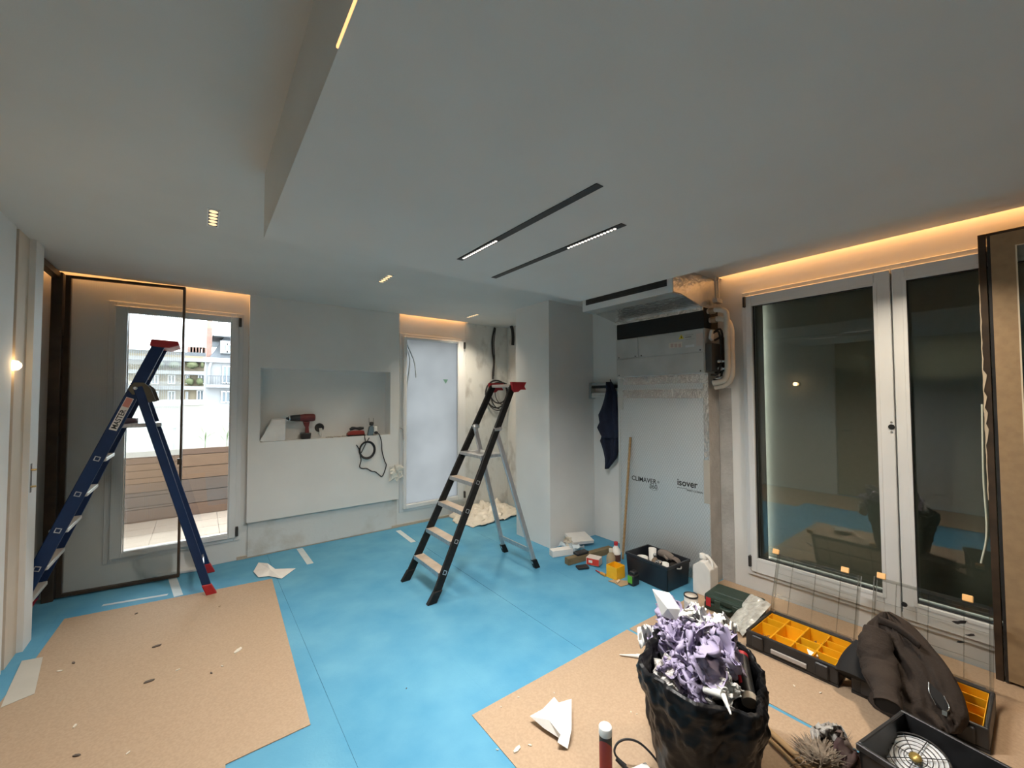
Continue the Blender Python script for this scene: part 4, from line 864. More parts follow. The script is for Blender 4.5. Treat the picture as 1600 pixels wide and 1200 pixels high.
# clear bag of fixings leaning on the case
BAGC = mat('clear_blister', (.52, .53, .50), .25, c2=(.34, .34, .31), scale=22, detail=6)
bp_ = [P(1137, 975, Z=.012), P(1160, 997, Z=.012), P(1205, 948, Z=.15), P(1172, 932, Z=.15)]
def blister(u, v):
    p_ = (bp_[0] * (1 - u) + bp_[1] * u) * (1 - v) + (bp_[3] * (1 - u) + bp_[2] * u) * v
    return p_ + Vector((-.5, -.1, 1)).normalized() * (.012 + .012 * fbm((u, v, 0), 6, 3) * 1.5) * min(1, 8 * u, 8 * (1 - u)) + Vector((0, 0, .012))
tag(MB().grid(blister, 12, 16, False).build('fixings_bag', BAGC, None, solid=.004), 'crinkled clear bag of fixings leaning on the green case', 'plastic bag')
# black storage crate with odds and ends
def crate(name, label, c, hx, hy, h_, ang, m=BLACK, wall=.008, lip=.014):
    t_ = thing(name, (c[0], c[1], c[2]), label, 'crate', 'black storage crates'); ca, sa = math.cos(ang), math.sin(ang)
    ax, ay = Vector((ca, sa, 0)), Vector((-sa, ca, 0)); C0 = Vector(c)
    MB().obox(C0 + Vector((0, 0, .005)), ax * (hx - .02), ay * (hy - .02), (0, 0, .005)).build('crate_base', m, t_)
    for sx_, ex, ey in ((1, ax * hx, ay), (-1, -ax * hx, ay)):
        q = [C0 + ex * .93 - ay * (hy * .95) + Vector((0, 0, .002)), C0 + ex * .93 + ay * (hy * .95) + Vector((0, 0, .002)), C0 + ex + ay * hy + Vector((0, 0, h_)), C0 + ex - ay * hy + Vector((0, 0, h_))]
        MB().prism(q, -ex.normalized() * wall).build('crate_wall', m, t_)
    for ey in (ay * hy, -ay * hy):
        q = [C0 + ey * .95 - ax * (hx * .93) + Vector((0, 0, .002)), C0 + ey * .95 + ax * (hx * .93) + Vector((0, 0, .002)), C0 + ey + ax * hx + Vector((0, 0, h_)), C0 + ey - ax * hx + Vector((0, 0, h_))]
        MB().prism(q, -ey.normalized() * wall).build('crate_wall', m, t_)
    MB().ring(-hx - .006, hx + .006, -hy - .006, hy + .006, lip, lambda u, v, w: C0 + ax * u + ay * v + Vector((0, 0, h_ - .022 + .024 * w))).build('rim', m, t_, .003)
    return t_, C0, ax, ay
CRN = mat('black_blue_plastic', (.012, .015, .021), .4)
ct, C0, ax_, ay_ = crate('storage_crate', 'black storage crate full of rolls and bottles by the foil faced board', (3.105, 2.04, .002), .15, .205, .20, R(-3), CRN)
MB().tube(spline([C0 + ay_ * -.207 + ax_ * -.03 + Vector((0, 0, .165)), C0 + ay_ * -.220 + Vector((0, 0, .160)), C0 + ay_ * -.207 + ax_ * .03 + Vector((0, 0, .165))], 5), .006, 8).build('handle', ZINC, ct)
zi = .012
def roll(c, r, h_, m, label, ri=.6, axis=(0, 0, 1)):
    return tag(MB().lathe([(r * ri, 0), (r, 0), (r, h_), (r * ri, h_), (r * ri, 0)], c, 22, axis, cap=False).build('tape_roll', m), label, 'tape roll')
for k in range(3):
    roll((3.06 + .002 * k, 2.155, zi + .052 * k), .048, .05, mat('brown_tape', (.35, .2, .1), .4) if k < 2 else PLASTW, 'tape roll stacked in the storage crate, %s' % ('lowest of its stack', 'middle of its stack', 'white one on top of its stack')[k])
tag(MB().lathe([(.026, 0), (.033, .20), (.031, .20), (.024, .004)], (3.19, 2.14, zi), 20).build('plastic_cup', PLASTW), 'white plastic cup standing in the storage crate', 'cup')
sb_ = thing('spray_bottle', (3.085, 2.045, zi), 'small silver topped bottle standing in the storage crate', 'bottle')
MB().lathe([(.030, 0), (.030, .15), (.012, .175), (.012, .185)], (3.085, 2.045, zi), 18).build('bottle_body', mat('amber_bottle', (.30, .22, .16), .25), sb_); MB().lathe([(.014, .182), (.014, .205), (.005, .212)], (3.085, 2.045, zi), 14).build('bottle_cap', STEEL, sb_)
tag(MB().lathe([(.028, 0), (.028, .17), (.022, .178), (0, .178)], (3.045, 1.985, zi), 18).build('metal_can', STEEL), 'shiny metal can in the storage crate', 'can')
tag(MB().lathe([(.030, 0), (.034, .15), (.030, .15), (.028, .02)], (3.10, 1.965, zi), 18).build('white_jar', PLASTW), 'white jar in the near half of the storage crate', 'jar')
tag(MB().lathe([(.033, 0), (.033, .14), (.028, .148), (0, .148)], (3.155, 1.915, zi), 18).build('dark_tin', mat('dark_tin', (.05, .045, .04), .4, .5)), 'dark tin at the near end of the storage crate', 'tin')
gm = mat('grey_glove', (.20, .17, .15), .9, bump=.4, bscale=80); gq = thing('work_glove', (3.19, 2.0, .17), 'grey work glove draped over the things in the storage crate', 'glove')
MB().tube(spline([(3.205, 2.085, .185), (3.195, 2.04, .20), (3.20, 1.99, .192), (3.205, 1.955, .178)], 5), [.018, .024, .028, .03, .031, .032, .033, .034, .034, .033, .032, .030, .028, .027, .026, .024], 12).build('palm', gm, gq)
for k in range(4): MB().tube(spline([(3.19 + .012 * k, 1.96, .183), (3.188 + .016 * k, 1.925, .178 - .002 * k), (3.186 + .02 * k, 1.895, .160 - .004 * k)], 4), [.009] * 5 + [.008, .007, .006, .004], 8).build('finger', gm, gq)
MB().tube(spline([(3.18, 2.02, .196), (3.155, 1.995, .190), (3.145, 1.965, .180)], 4), .010, 8).build('thumb', gm, gq)
# yellow open box
yb = P(964, 905, Z=0); yt = thing('yellow_box', (yb.x, yb.y, 0), 'yellow open square box beside the storage crate', 'box')
yc = Vector((2.862, 2.285, .002)); yh, ys = .105, .055
for sx_ in (1, -1):
    MB().box(yc.x + sx_ * ys, yc.x + sx_ * (ys - .004), yc.y - ys, yc.y + ys, .002, yh).build('box_side', YEL, yt); MB().box(yc.x - ys + .004, yc.x + ys - .004, yc.y + sx_ * ys, yc.y + sx_ * (ys - .004), .002, yh).build('box_side', YEL, yt)
MB().box(yc.x - ys + .004, yc.x + ys - .004, yc.y - ys + .004, yc.y + ys - .004, .002, .006).build('box_bottom', YEL, yt)
# green labelled black box
gb = P(992, 920, Z=0); t = thing('black_charger', (2.86, 2.11, 0), 'black box with a bright green label leaning by the storage crate', 'charger')
MB().box(2.825, 2.905, 2.075, 2.135, .002, .085).build('charger_body', BLACK, t, .006); MB().box(2.845, 2.90, 2.082, 2.13, .085, .112).build('charger_top', BLACK, t, .006)
MB().box(2.8235, 2.825, 2.088, 2.132, .022, .080).build('label', mat('bright_green_label', (.12, .42, .03), .5), t)
# cardboard scrap, screwdriver, red box, bottles, timber
t = thing('cardboard_scrap', (2.80, 2.2, 0), 'torn cardboard scrap in front of the yellow box', 'cardboard')
q = [P(*p, Z=.004) for p in ((950, 908), (962, 906), (980, 908), (985, 913), (970, 917), (960, 911))]; MB().prism(q, (0, 0, .004)).build('scrap_sheet', mat('cardboard', (.40, .29, .17), .85), t)
MB().prism([P(*p, Z=.012) for p in ((963, 910), (967, 906), (969, 908), (965, 912))], (0, 0, .008)).build('scrap_fold', mat('pale_cardboard', (.58, .46, .32), .85), t)
sw = thing('screwdriver', (2.86, 2.42, .01), 'thin red screwdriver lying in front of the bottles', 'screwdriver')
a, b = P(931, 891, Z=.012), P(946, 899, Z=.012); MB().tube([a, a * .45 + b * .55], .005, 8).build('shaft', RED, sw); MB().tube([a * .45 + b * .55, b], .013, 10).build('handle', mat('amber_grip', (.50, .25, .05), .35), sw)
rb = thing('red_white_box', (2.90, 2.50, 0), 'small red and white carton beside the timber beam', 'box')
rc = P(930, 884, Z=.004) + Vector((.02, .03, 0)); rd = Vector((.35, -.94, 0)).normalized(); rn = Vector((.94, .35, 0))
MB().obox(rc + Vector((0, 0, .035)), rd * .062, rn * .045, (0, 0, .033)).build('carton', mat('white_carton', (.62, .55, .50), .6), rb, .002); MB().obox(rc + rd * .004 - rn * .0455 + Vector((0, 0, .035)), rd * .058, rn * .001, (0, 0, .028)).build('red_panel', mat('red_carton_print', (.60, .045, .025), .5), rb)
MB().obox(rc - rd * .018 - rn * .047 + Vector((0, 0, .036)), rd * .018, rn * .0006, (0, 0, .012)).build('white_print', PLASTW, rb)
def bottle(c, r, h_, m, capm, label, liquid=None):
    t_ = thing('bottle', (c[0], c[1], .002), label, 'bottle', 'bottles by the storage crate')
    MB().lathe([(r * .9, 0), (r, .008), (r, h_ * .62), (r * .85, h_ * .72), (r * .36, h_ * .86), (r * .36, h_ * .9)], (c[0], c[1], .002), 20).build('bottle_body', m, t_)
    MB().lathe([(r * .44, h_ * .88), (r * .44, h_), (r * .38, h_ * 1.01)], (c[0], c[1], .002), 16).build('bottle_cap', capm, t_)
    if liquid: MB().lathe([(r * 1.01, h_ * .30), (r * 1.01, h_ * .56)], (c[0], c[1], .002), 20, cap=False).build('bottle_label', liquid, t_)
bottle((3.01, 2.395), .041, .235, PLASTW, RED, 'white bottle with a red cap and dark label near the leaning stick', mat('dark_bottle_label', (.10, .045, .04), .5))
bottle((2.925, 2.385), .040, .195, mat('cloudy_brown_bottle', (.33, .27, .18), .2, c2=(.28, .22, .14)), mat('pale_cap', (.5, .47, .40), .5), 'cloudy brown bottle behind the yellow box')
tb = thing('timber_beam', (2.95, 2.75, 0), 'short olive-brown timber beam on the floor below the wall pipes', 'timber')
a, b = P(889, 879, Z=.03) , P(958, 860, Z=.03); a.z = b.z = .032; ofs = Vector((.0, .03, 0))
MB().bar(a + ofs, b + ofs, .06, .06, (0, 0, 1)).build('beam', mat('olive_timber', (.20, .155, .085), .8, c2=(.15, .115, .06), scale=6, stretch=(1, 6, 6)), tb, .003)
m_ = a * .72 + b * .28 + ofs
tag(MB().obox(m_ + Vector((.02, 0, .045)), (b - a).normalized() * .07, (b - a).normalized().cross(Vector((0, 0, 1))) * .035, (0, 0, .012)).build('sanding_block', BLACK, None, .005), 'black sanding block lying on the timber beam', 'sanding block')
tag(MB().obox(P(910, 886, Z=.012), (.05, -.02, 0), (.012, .03, 0), (0, 0, .010)).build('dark_case', BLACK, None, .004), 'flat dark case on the floor in front of the timber beam', 'case')
# white offcuts by the column
wb_ = P(878, 866, Z=.02); 
tag(MB().obox(wb_ + Vector((.02, .03, .012)), Vector((.105, -.035, 0)), Vector((.013, .038, 0)), (0, 0, .03)).build('foam_block', PLASTW, None, .002), 'white foam block lying at the foot of the column', 'foam block', 'white foam offcuts')
wq = P(905, 846, Z=.04)
tag(MB().obox(wq + Vector((.0, .0, .035)), Vector((.13, -.02, -.012)), Vector((.02, .085, .02)), Vector((0, -.004, .016))).build('foam_slab', PLASTW, None, .002), 'white foam slab tilted on the heap by the column', 'foam slab', 'white foam offcuts')
crumple('clear_wrap', P(893, 857, Z=.03), .17, mat('bluish_wrap', (.50, .60, .66), .3), 5, 'bluish clear wrap under the tilted foam slab', 'plastic wrap', fold=.35, ax=Matrix.Identity(3), flatz=.003)
crumple('cream_wrap', P(888, 849, Z=.06), .12, mat('cream_wrap', (.62, .57, .48), .7), 9, 'cream crumpled wrap against the column beside the foam', 'plastic wrap', fold=.4, ax=Matrix.Rotation(R(50), 3, 'X'), flatz=.003)

# ------------------------------------------------------------------ compartment organizers
LATCH = mat('amber_latch', (.90, .52, .20), .4)
SCREWS = mat('mixed_screws', (.30, .24, .17), .4, .6, c2=(.14, .11, .08), scale=60)
def organizer(x0, x1, y0, y1, h_, label, split, fills, lid_top, lys):
    t_ = thing('parts_organizer', ((x0 + x1) / 2, (y0 + y1) / 2, ZB), label, 'organizer', 'open parts organizers')
    z0 = ZB; wall = .016
    MB().box(x0, x1, y0, y1, z0, z0 + .014).build('tray_floor', BLACK, t_)
    tr_ = MB()
    for a in ((x0, x0 + wall, y0, y1), (x1 - wall, x1, y0, y1), (x0 + wall, x1 - wall, y0, y0 + wall), (x0 + wall, x1 - wall, y1 - wall, y1)): tr_.box(*a, z0 + .014, z0 + h_)
    tr_.build('tray_wall', BLACK, t_, .006, seg=2)
    MB().box(x0 - .012, x0, y0 + .14, y1 - .14, z0 + .030, z0 + .055).build('grip_strip', mat('grey_grip', (.35, .32, .30), .5), t_, .003)
    for yy in (y0 + .07, y1 - .07):
        MB().box(x0 - .014, x0, yy - .03, yy + .03, z0 + .02, z0 + h_ - .012).build('corner_block', BLACK, t_, .005)
    ix0, ix1, iy0, iy1 = x0 + wall + .002, x1 - wall - .002, y0 + wall + .002, y1 - wall - .002
    n_ = len(split); w_ = (iy1 - iy0) / n_
    for k, cells in enumerate(split):
        b1 = iy1 - k * w_ - .001; b0 = b1 - w_ + .002; acc = 0; tot = sum(cells)
        for j, cfrac in enumerate(cells):
            a0 = ix0 + (ix1 - ix0) * acc / tot; acc += cfrac; a1 = ix0 + (ix1 - ix0) * acc / tot - .002
            bn = MB(); tt = .0025; zt_ = z0 + h_ - .008; zb_ = z0 + .015
            bn.box(a0, a1, b0, b1, zb_, zb_ + .004)
            for q in ((a0, a0 + tt, b0, b1), (a1 - tt, a1, b0, b1), (a0 + tt, a1 - tt, b0, b0 + tt), (a0 + tt, a1 - tt, b1 - tt, b1)): bn.box(*q, zb_ + .004, zt_)
            bo = bn.build('bin', YEL, t_)
            if (k, j) in fills:
                f_ = MB(); rg_ = random.Random(k * 10 + j)
                for _ in range(34):
                    cx, cy = rg_.uniform(a0 + .012, a1 - .012), rg_.uniform(b0 + .012, b1 - .012); an = rg_.uniform(0, 6.28); d_ = Vector((math.cos(an), math.sin(an), rg_.uniform(-.2, .2))) * .011
                    c_ = Vector((cx, cy, zb_ + .008 + rg_.uniform(0, .012))); f_.tube([c_ - d_, c_ + d_], .0026, 5)
                fo = f_.build('screws', SCREWS, bo); fo['kind'] = 'stuff'
    # lid standing open
    hx, hz = x1 - .004, z0 + h_; tx, tz = lid_top; L = Vector((tx - hx, 0, tz - hz)); d_ = L.normalized(); n2 = Vector((d_.z, 0, -d_.x))
    def lp(v, u, w=0): return Vector((hx, 0, hz)) + L * v + Vector((0, u, 0)) - n2 * w
    lid = MB().add([lp(.01, y0 + .012), lp(.01, y1 - .012), lp(.985, y1 - .012), lp(.985, y0 + .012)], [(0, 1, 2, 3)]).build('lid_panel', POLY, t_)
    rim = MB()
    for u0_, u1_, v0_, v1_ in ((y0 + .004, y0 + .018, 0, 1), (y1 - .018, y1 - .004, 0, 1), (y0 + .004, y1 - .004, .955, 1), (y0 + .004, y1 - .004, 0, .04)):
        c_ = (lp(v0_, u0_) + lp(v1_, u1_)) / 2; rim.obox(c_ - n2 * -.004, L * ((v1_ - v0_) / 2), (0, (u1_ - u0_) / 2, 0), n2 * .010)
    rim.build('lid_rim', POLY, lid)
    rb_ = MB()
    for fr in (.22, .5, .78): rb_.obox(lp(.5, y0 + (y1 - y0) * fr) + n2 * .003, L * .47, (0, .0022, 0), n2 * .003)
    for v in (.30, .66): rb_.obox(lp(v, (y0 + y1) / 2) + n2 * .003, L * .004, (0, (y1 - y0) / 2 - .02, 0), n2 * .003)
    rb_.build('lid_rib', POLY, lid)
    MB().ring(y0 + .045, y0 + .125, .80, .88, .012, lambda u, v, w: lp(v if v > 1 else v, u, -.004 - .006 * w)).build('handle_window', POLY, lid) if False else None
    for u in lys:
        la = MB().obox(lp(1.0, u) + Vector((0, 0, .012)), L * .045, (0, .020, 0), n2 * .007).build('latch', LATCH, lid, .003)
        MB().obox(lp(1.0, u) + Vector((0, 0, .012)) + n2 * .0078, L * .004, (0, .019, 0), n2 * .001).build('latch_groove', mat('brown_groove', (.20, .10, .04), .6), la)
    hn = MB().tube([(hx, y0 + .03, hz), (hx, y1 - .03, hz)], .007, 8).build('hinge', BLACK, t_)
    return t_, lp, lid
oA, lpA, lidA = organizer(2.705, 3.075, .705, 1.165, .105, 'yellow-binned organizer with its clear lid open beside the green case', ((2, 1, 1), (1, 2, 1), (1, 1, 2), (1, 1, 1, 1)), {(0, 1), (0, 0), (2, 2), (2, 1), (3, 0)}, (3.215, .452), (P(1212, 862, X=3.21).y, P(1320, 890, X=3.21).y))
tag(MB().obox((2.80, .845, ZB + .075), (.018, .01, .006), (-.01, .02, 0), (-.004, 0, .008)).build('paper_chip', PAPER), 'white paper chip lying in a bin of the organizer beside the green case', 'paper')
oB, lpB, lidB = organizer(2.72, 3.085, .185, .655, .105, 'yellow-binned organizer half hidden under the brown jacket', ((1, 1, 1, 1), (1, 1, 1, 1), (1, 1, 2), (1, 1, 1, 1)), {(3, 0), (2, 1), (3, 2)}, (3.225, .470), (P(1377, 905, X=3.22).y, P(1512, 937, X=3.22).y))
pt_ = P(1414, 943, X=3.19); MB().lathe([(.013, 0), (.013, .004)], (3.175, pt_.y, pt_.z), 16, (-1, 0, 0)).build('black_spot', BLACK, lidB)
def smudge(px_, py_, sx_, sz_, sd_):
    c = P(px_, py_, X=3.16); pts_ = [Vector((c.x, c.y + sx_ * math.cos(a_) * (1 + .3 * math.sin(sd_ + a_ * 3)), c.z + sz_ * math.sin(a_) * (1 + .3 * math.cos(sd_ + a_ * 2)) - .4 * sx_ * math.cos(a_))) for a_ in [2 * math.pi * i / 12 for i in range(12)]]
    MB().prism(pts_, (-.001, 0, 0)).build('dark_smudge', BLACK, lidB)
smudge(1501, 972, .026, .010, 1); smudge(1517, 992, .016, .006, 2); smudge(1500, 1003, .014, .005, 4)

# ------------------------------------------------------------------ brown jacket over the second organizer
jk = thing('brown_jacket', (2.8, .5, ZB), 'dark brown work jacket thrown over the second organizer', 'jacket')
JR = [(956, 1378, 1390, 2.97), (963, 1369, 1404, 2.96), (973, 1356, 1420, 2.95), (985, 1349, 1433, 2.93), (1000, 1341, 1447, 2.90), (1015, 1337, 1459, 2.87), (1030, 1340, 1472, 2.84), (1050, 1346, 1486, 2.80), (1070, 1350, 1497, 2.76), (1090, 1355, 1506, 2.72), (1108, 1359, 1511, 2.69), (1122, 1378, 1514, 2.675), (1134, 1402, 1512, 2.665), (1146, 1436, 1500, 2.66)]
def jfront(u, v):
    k = u * (len(JR) - 1); i = min(int(k), len(JR) - 2); f = k - i
    y_, l_, r_, X_ = [JR[i][j] * (1 - f) + JR[i + 1][j] * f for j in range(4)]
    b_ = math.sin(math.pi * v) ** .6; wr_ = fbm((u * 2.2, v * 5, 0), 1.8, 8)
    fold = .026 * math.sin(v * 13 + u * 7 + 3 * wr_) * (.4 + .6 * u) + .010 * math.sin(v * 31 - u * 16 + 3 * wr_)
    Xp = X_ - .075 * b_ - .018 * wr_ * b_ + fold * b_ * .8 + .05 * v * u
    p_ = P(l_ + (r_ - l_) * v, y_, X=Xp); p_.z = max(p_.z, ZB + .006)
    return p_
def jback(u, v):
    p_ = jfront(u, v); b_ = math.sin(math.pi * v) ** .5 * min(1, u * 6, (1 - u) * 6 + .15); q_ = CAM + (p_ - CAM) * (1 + .045 * b_); q_.z = max(q_.z, ZB + .003); return q_
body = MB().grid(jfront, 40, 34).build('jacket_body', BROWN, jk, solid=.004)
MB().grid(jback, 24, 20).build('jacket_lining', LINING, jk, solid=.003)
# sleeve hanging in front with an open cuff
def jp(x, y, X): return P(x, y, X=X)
sl = spline([jp(1372, 984, 2.80), jp(1369, 1010, 2.745), jp(1373, 1040, 2.69), jp(1380, 1066, 2.60), jp(1385, 1088, 2.53), jp(1387, 1104, 2.475)], 8)
rs = [.060 + .030 * math.sin(math.pi * min(1, i / 30)) for i in range(len(sl))]
def sleeve(u, v, k=1.0):
    f = u * (len(sl) - 1); i = min(int(f), len(sl) - 2); g = f - i; c = sl[i].lerp(sl[i + 1], g); r_ = (rs[i] * (1 - g) + rs[i + 1] * g) * k
    t_ = (sl[i + 1] - sl[i]).normalized(); s_ = t_.cross(Vector((-.75, -.3, .6))).normalized(); w_ = s_.cross(t_).normalized(); a_ = 2 * math.pi * v
    wr_ = 1 + .16 * fbm((u * 7, math.cos(a_) * 1.2, math.sin(a_) * 1.2), 1.3, 4) + .016 * math.sin(u * 34 + 5 * math.cos(a_ + 1) + 4 * fbm((u * 4, a_, 0), 1, 9))
    q_ = c + s_ * (math.cos(a_) * r_ * wr_ * .80) + w_ * (math.sin(a_) * r_ * wr_ * .60); q_.z = max(q_.z, ZB + .004); return q_
so_ = MB().grid(sleeve, 46, 26).build('sleeve', BROWN, jk, solid=.003)
MB().grid(lambda u, v: sleeve(.80 + .195 * u, v, .93), 5, 26).build('cuff_lining', LINING, so_)
c = sl[-4]; e_ = [sleeve(.992, k / 20, .93) for k in range(20)]; MB().add(e_, [tuple(range(20))]).build('cuff_opening', LINING, so_)
# second sleeve end peeping out at the left
s2 = spline([jp(1352, 1010, 2.83), jp(1338, 1035, 2.77), jp(1334, 1060, 2.72)], 6)
MB().tube(s2, [.045 + .003 * i for i in range(len(s2))], 14).build('far_sleeve', LINING, jk)
MB().tube(spline([jp(1324, 1030, 2.775), jp(1334, 1027, 2.765), jp(1345, 1036, 2.75)], 5), .010, 8).build('far_cuff', BROWN, jk)
# collar
MB().grid(lambda u, v: P(1370 + 66 * u + 3 * math.sin(v * 3), 962 + 40 * u + 12 * v - 6 * math.sin(math.pi * u), X=2.885 - .075 * u - .012 * math.sin(math.pi * v)), 14, 6).build('collar', BROWN, jk, solid=.004)
# zip pocket
pk = [jfront(u, v) for u, v in ((.60, .70), (.66, .665), (.74, .69), (.80, .75), (.76, .82), (.68, .80))]; pn_ = (CAM - pk[0]).normalized()
MB().add([p_ + pn_ * .014 for p_ in pk], [tuple(range(6))]).build('pocket_opening', LINING, jk)
MB().tube([p_ + pn_ * .017 for p_ in spline([pk[0], pk[1], pk[2]], 5)], .0026, 6).build('zip', STEEL, jk); MB().tube([p_ + pn_ * .017 for p_ in spline([pk[5], pk[4], pk[3]], 5)], .0022, 6).build('zip', STEEL, jk)
MB().obox(pk[3] + pn_ * .02, (.004, 0, .008), (0, .008, 0), (.003, 0, 0)).build('zip_puller', STEEL, jk)

# ------------------------------------------------------------------ bin bag and what fills it
bc = Vector((1.655, .885, ZB)); bb = thing('bin_bag', bc, 'open black plastic bin bag on the right fibreboard', 'bin bag')
BP = [(.02, .003), (.15, .004), (.185, .03), (.20, .10), (.215, .20), (.235, .30), (.255, .375), (.262, .43), (.255, .462), (.243, .468), (.233, .455), (.225, .40), (.205, .33), (.16, .30), (.02, .295)]
def bag(u, v):
    k = v * (len(BP) - 1); i = min(int(k), len(BP) - 2); f = k - i; f2 = f * f * (3 - 2 * f); r_ = BP[i][0] * (1 - f) + BP[i + 1][0] * f; z_ = BP[i][1] * (1 - f) + BP[i + 1][1] * f
    a_ = 2 * math.pi * u; d_ = Vector((math.cos(a_), math.sin(a_), 0)); hgt = min(1, z_ / .3)
    w1 = fbm((math.cos(a_) * 1.6, math.sin(a_) * 1.6, z_ * 3), 1.5, 2); w2 = fbm((math.cos(a_) * 5, math.sin(a_) * 5, z_ * 9), 1.2, 5); cr = math.sin(z_ * 60 + 5 * w1 + 2 * math.sin(a_ * 2)) * .006
    r_ += hgt * (.030 * w1 + .005 * w2 + cr * .5) + .022 * hgt * math.cos(2 * (a_ - R(20)))
    cy_ = Vector((math.cos(a_) * 1.0, math.sin(a_) * 1.0, z_ * 13 + 1.1 * math.sin(a_ * 2 + 1)))
    r_ += hgt * .013 * (.35 - abs(fbm(cy_, 1.3, 12))) + hgt * .0025 * (.3 - abs(fbm(cy_, 3.4, 13)))
    z_ += hgt * (.020 * math.sin(a_ * 2 + .6) + .008 * w2 + .035 * math.cos(a_ - R(75)))
    return bc + d_ * r_ + Vector((0, 0, max(z_, .002)))
MB().grid(bag, 200, 110).build('bag_skin', BAGM, bb, weld=True)
top = bc + Vector((0, 0, .34))
def heap(px_, py_): return P(px_, py_, X=1.80 - (py_ - 950) * .0018)
for k, (px_, py_) in enumerate(((1075, 1000), (1100, 1005), (1052, 985), (1070, 1030), (1100, 1035), (1126, 1034), (1115, 1058), (1090, 1062), (1048, 1010), (1062, 968), (1118, 1006), (1110, 1020), (1085, 985), (1070, 1055))):
    crumple('tissue_paper', heap(px_, py_), .125 + .018 * (k % 3), LILAC, 20 + k, 'crumpled lilac tissue paper heaped in the bin bag', 'paper', 'lilac papers in the bin bag', fold=.55, nu=30, smooth=True)
for px_, py_, s_, sd_, lab in ((1084, 966, .10, 51, 'crumpled white paper highest on the right side of the heap in the bin bag'), (1102, 975, .11, 52, 'crumpled white paper on the upper right of the heap in the bin bag'), (1115, 984, .11, 53, 'crumpled white paper halfway down the right of the heap in the bin bag'), (1127, 990, .11, 56, 'white paper hanging towards the back rim of the bin bag'),
        (1026, 1000, .12, 54, 'cream crumpled paper at the left rim of the bin bag'), (1034, 1030, .13, 57, 'cream crumpled paper low on the left of the heap in the bin bag'), (1135, 1078, .08, 55, 'cream crumpled paper beside the cartridge in the bin bag')):
    crumple('waste_paper', heap(px_, py_), s_, PAPER, sd_, lab, 'paper', 'white papers in the bin bag', fold=.5, nu=30, smooth=True)
# tall white sheet standing up
a_ = [P(1019, 920, X=1.70), P(1046, 926, X=1.72), P(1063, 952, X=1.72), P(1058, 972, X=1.71), P(1034, 962, X=1.70), P(1028, 945, X=1.70)]
c_0 = sum(a_, Vector()) / 6 + Vector((-.02, -.02, 0)); tag(MB().add(a_ + [c_0], [(i, (i + 1) % 6, 6) for i in range(6)]).build('waste_paper', PAPER, None, solid=.0012), 'smooth white paper standing up highest out of the bin bag', 'paper', 'white papers in the bin bag')
crumple('bubble_wrap', heap(1068, 1074), .17, mat('bubble_wrap', (.55, .52, .49), .25, c2=(.66, .63, .60), scale=90, bump=1, bscale=120), 63, 'crumpled bubble wrap at the left front of the bin bag', 'bubble wrap', fold=.4, nu=11)
sp_ = thing('sealant_cartridge', P(1165, 1060, X=1.75), 'black and red sealant cartridge stuck in the bin bag', 'cartridge')
a, b = P(1158, 1025, X=1.84), P(1170, 1090, X=1.69); d_ = (b - a).normalized()
MB().tube([a, b], .026, 18).build('cartridge_tube', BLACK, sp_); MB().tube([b - d_ * .005, b + d_ * .022], .0275, 18).build('end_cap', mat('cream_cap', (.62, .54, .44), .5), sp_); MB().tube([a - d_ * .004, a + d_ * .012], .0268, 18).build('red_band', RED, sp_)
MB().tube([a + d_ * .012 - Vector((.012, -.004, .0)), b - d_ * .05 - Vector((.012, -.004, 0))], .0185, 16).build('red_stripe', RED, sp_)
nz = thing('cartridge_nozzle', P(1128, 1090, X=1.5), 'white cartridge nozzle hanging over the front rim of the bin bag', 'nozzle')
a, b, c2_ = P(1102, 1078, X=1.52), P(1130, 1086, X=1.50), P(1142, 1116, X=1.46)
MB().tube([a, b], [.013, .014], 12).build('nozzle_thread', PLASTW, nz); MB().tube([b, c2_], [.010, .003], 10).build('nozzle_cone', PLASTW, nz); MB().tube(arc(b + Vector((.01, 0, .01)), .012, 0, 300, (.8, -.6, 0), (0, 0, 1), 14), .003, 6).build('pull_ring', PLASTW, nz)
# loose nozzle on the board
a, b = P(968, 1023, Z=ZB + .008), P(995, 1025, Z=ZB + .012); n2_ = thing('cartridge_nozzle', a, 'white cartridge nozzle lying on the board left of the bin bag', 'nozzle')
MB().tube([a, b], [.003, .010], 10).build('nozzle_cone', PLASTW, n2_); MB().tube([b, b + (b - a).normalized() * .02], .012, 12).build('nozzle_thread', PLASTW, n2_)

# ------------------------------------------------------------------ foreground: cartridge, cable, broom, second crate
tb_ = P(947, 1232, Z=ZB); tt = thing('sealant_cartridge', (tb_.x, tb_.y, ZB), 'dark red and black sealant cartridge with a white cap standing in the foreground', 'cartridge')
MB().lathe([(.025, 0), (.025, .13)], (tb_.x, tb_.y, ZB), 24).build('red_sleeve', mat('deep_red_print', (.34, .02, .018), .4), tt); MB().lathe([(.0251, .128), (.0251, .212)], (tb_.x, tb_.y, ZB), 24).build('black_sleeve', BLACK, tt)
def wave(u, v): a_ = 2 * math.pi * u; return Vector((tb_.x + .0254 * math.cos(a_), tb_.y + .0254 * math.sin(a_), ZB + .128 + (.035 + .035 * math.cos(a_ - 3.6)) * v))
MB().grid(wave, 28, 2).build('red_curve', mat('deep_red_print', (.34, .02, .018), .4), tt)
MB().lathe([(.026, .210), (.026, .238), (.024, .241), (.006, .241), (.005, .236), (0, .236)], (tb_.x, tb_.y, ZB), 24).build('cap', PLASTW, tt)
cl = thing('cable_loop', P(1000, 1170, Z=ZB), 'thin black cable loop rising from the board in the foreground', 'cable')
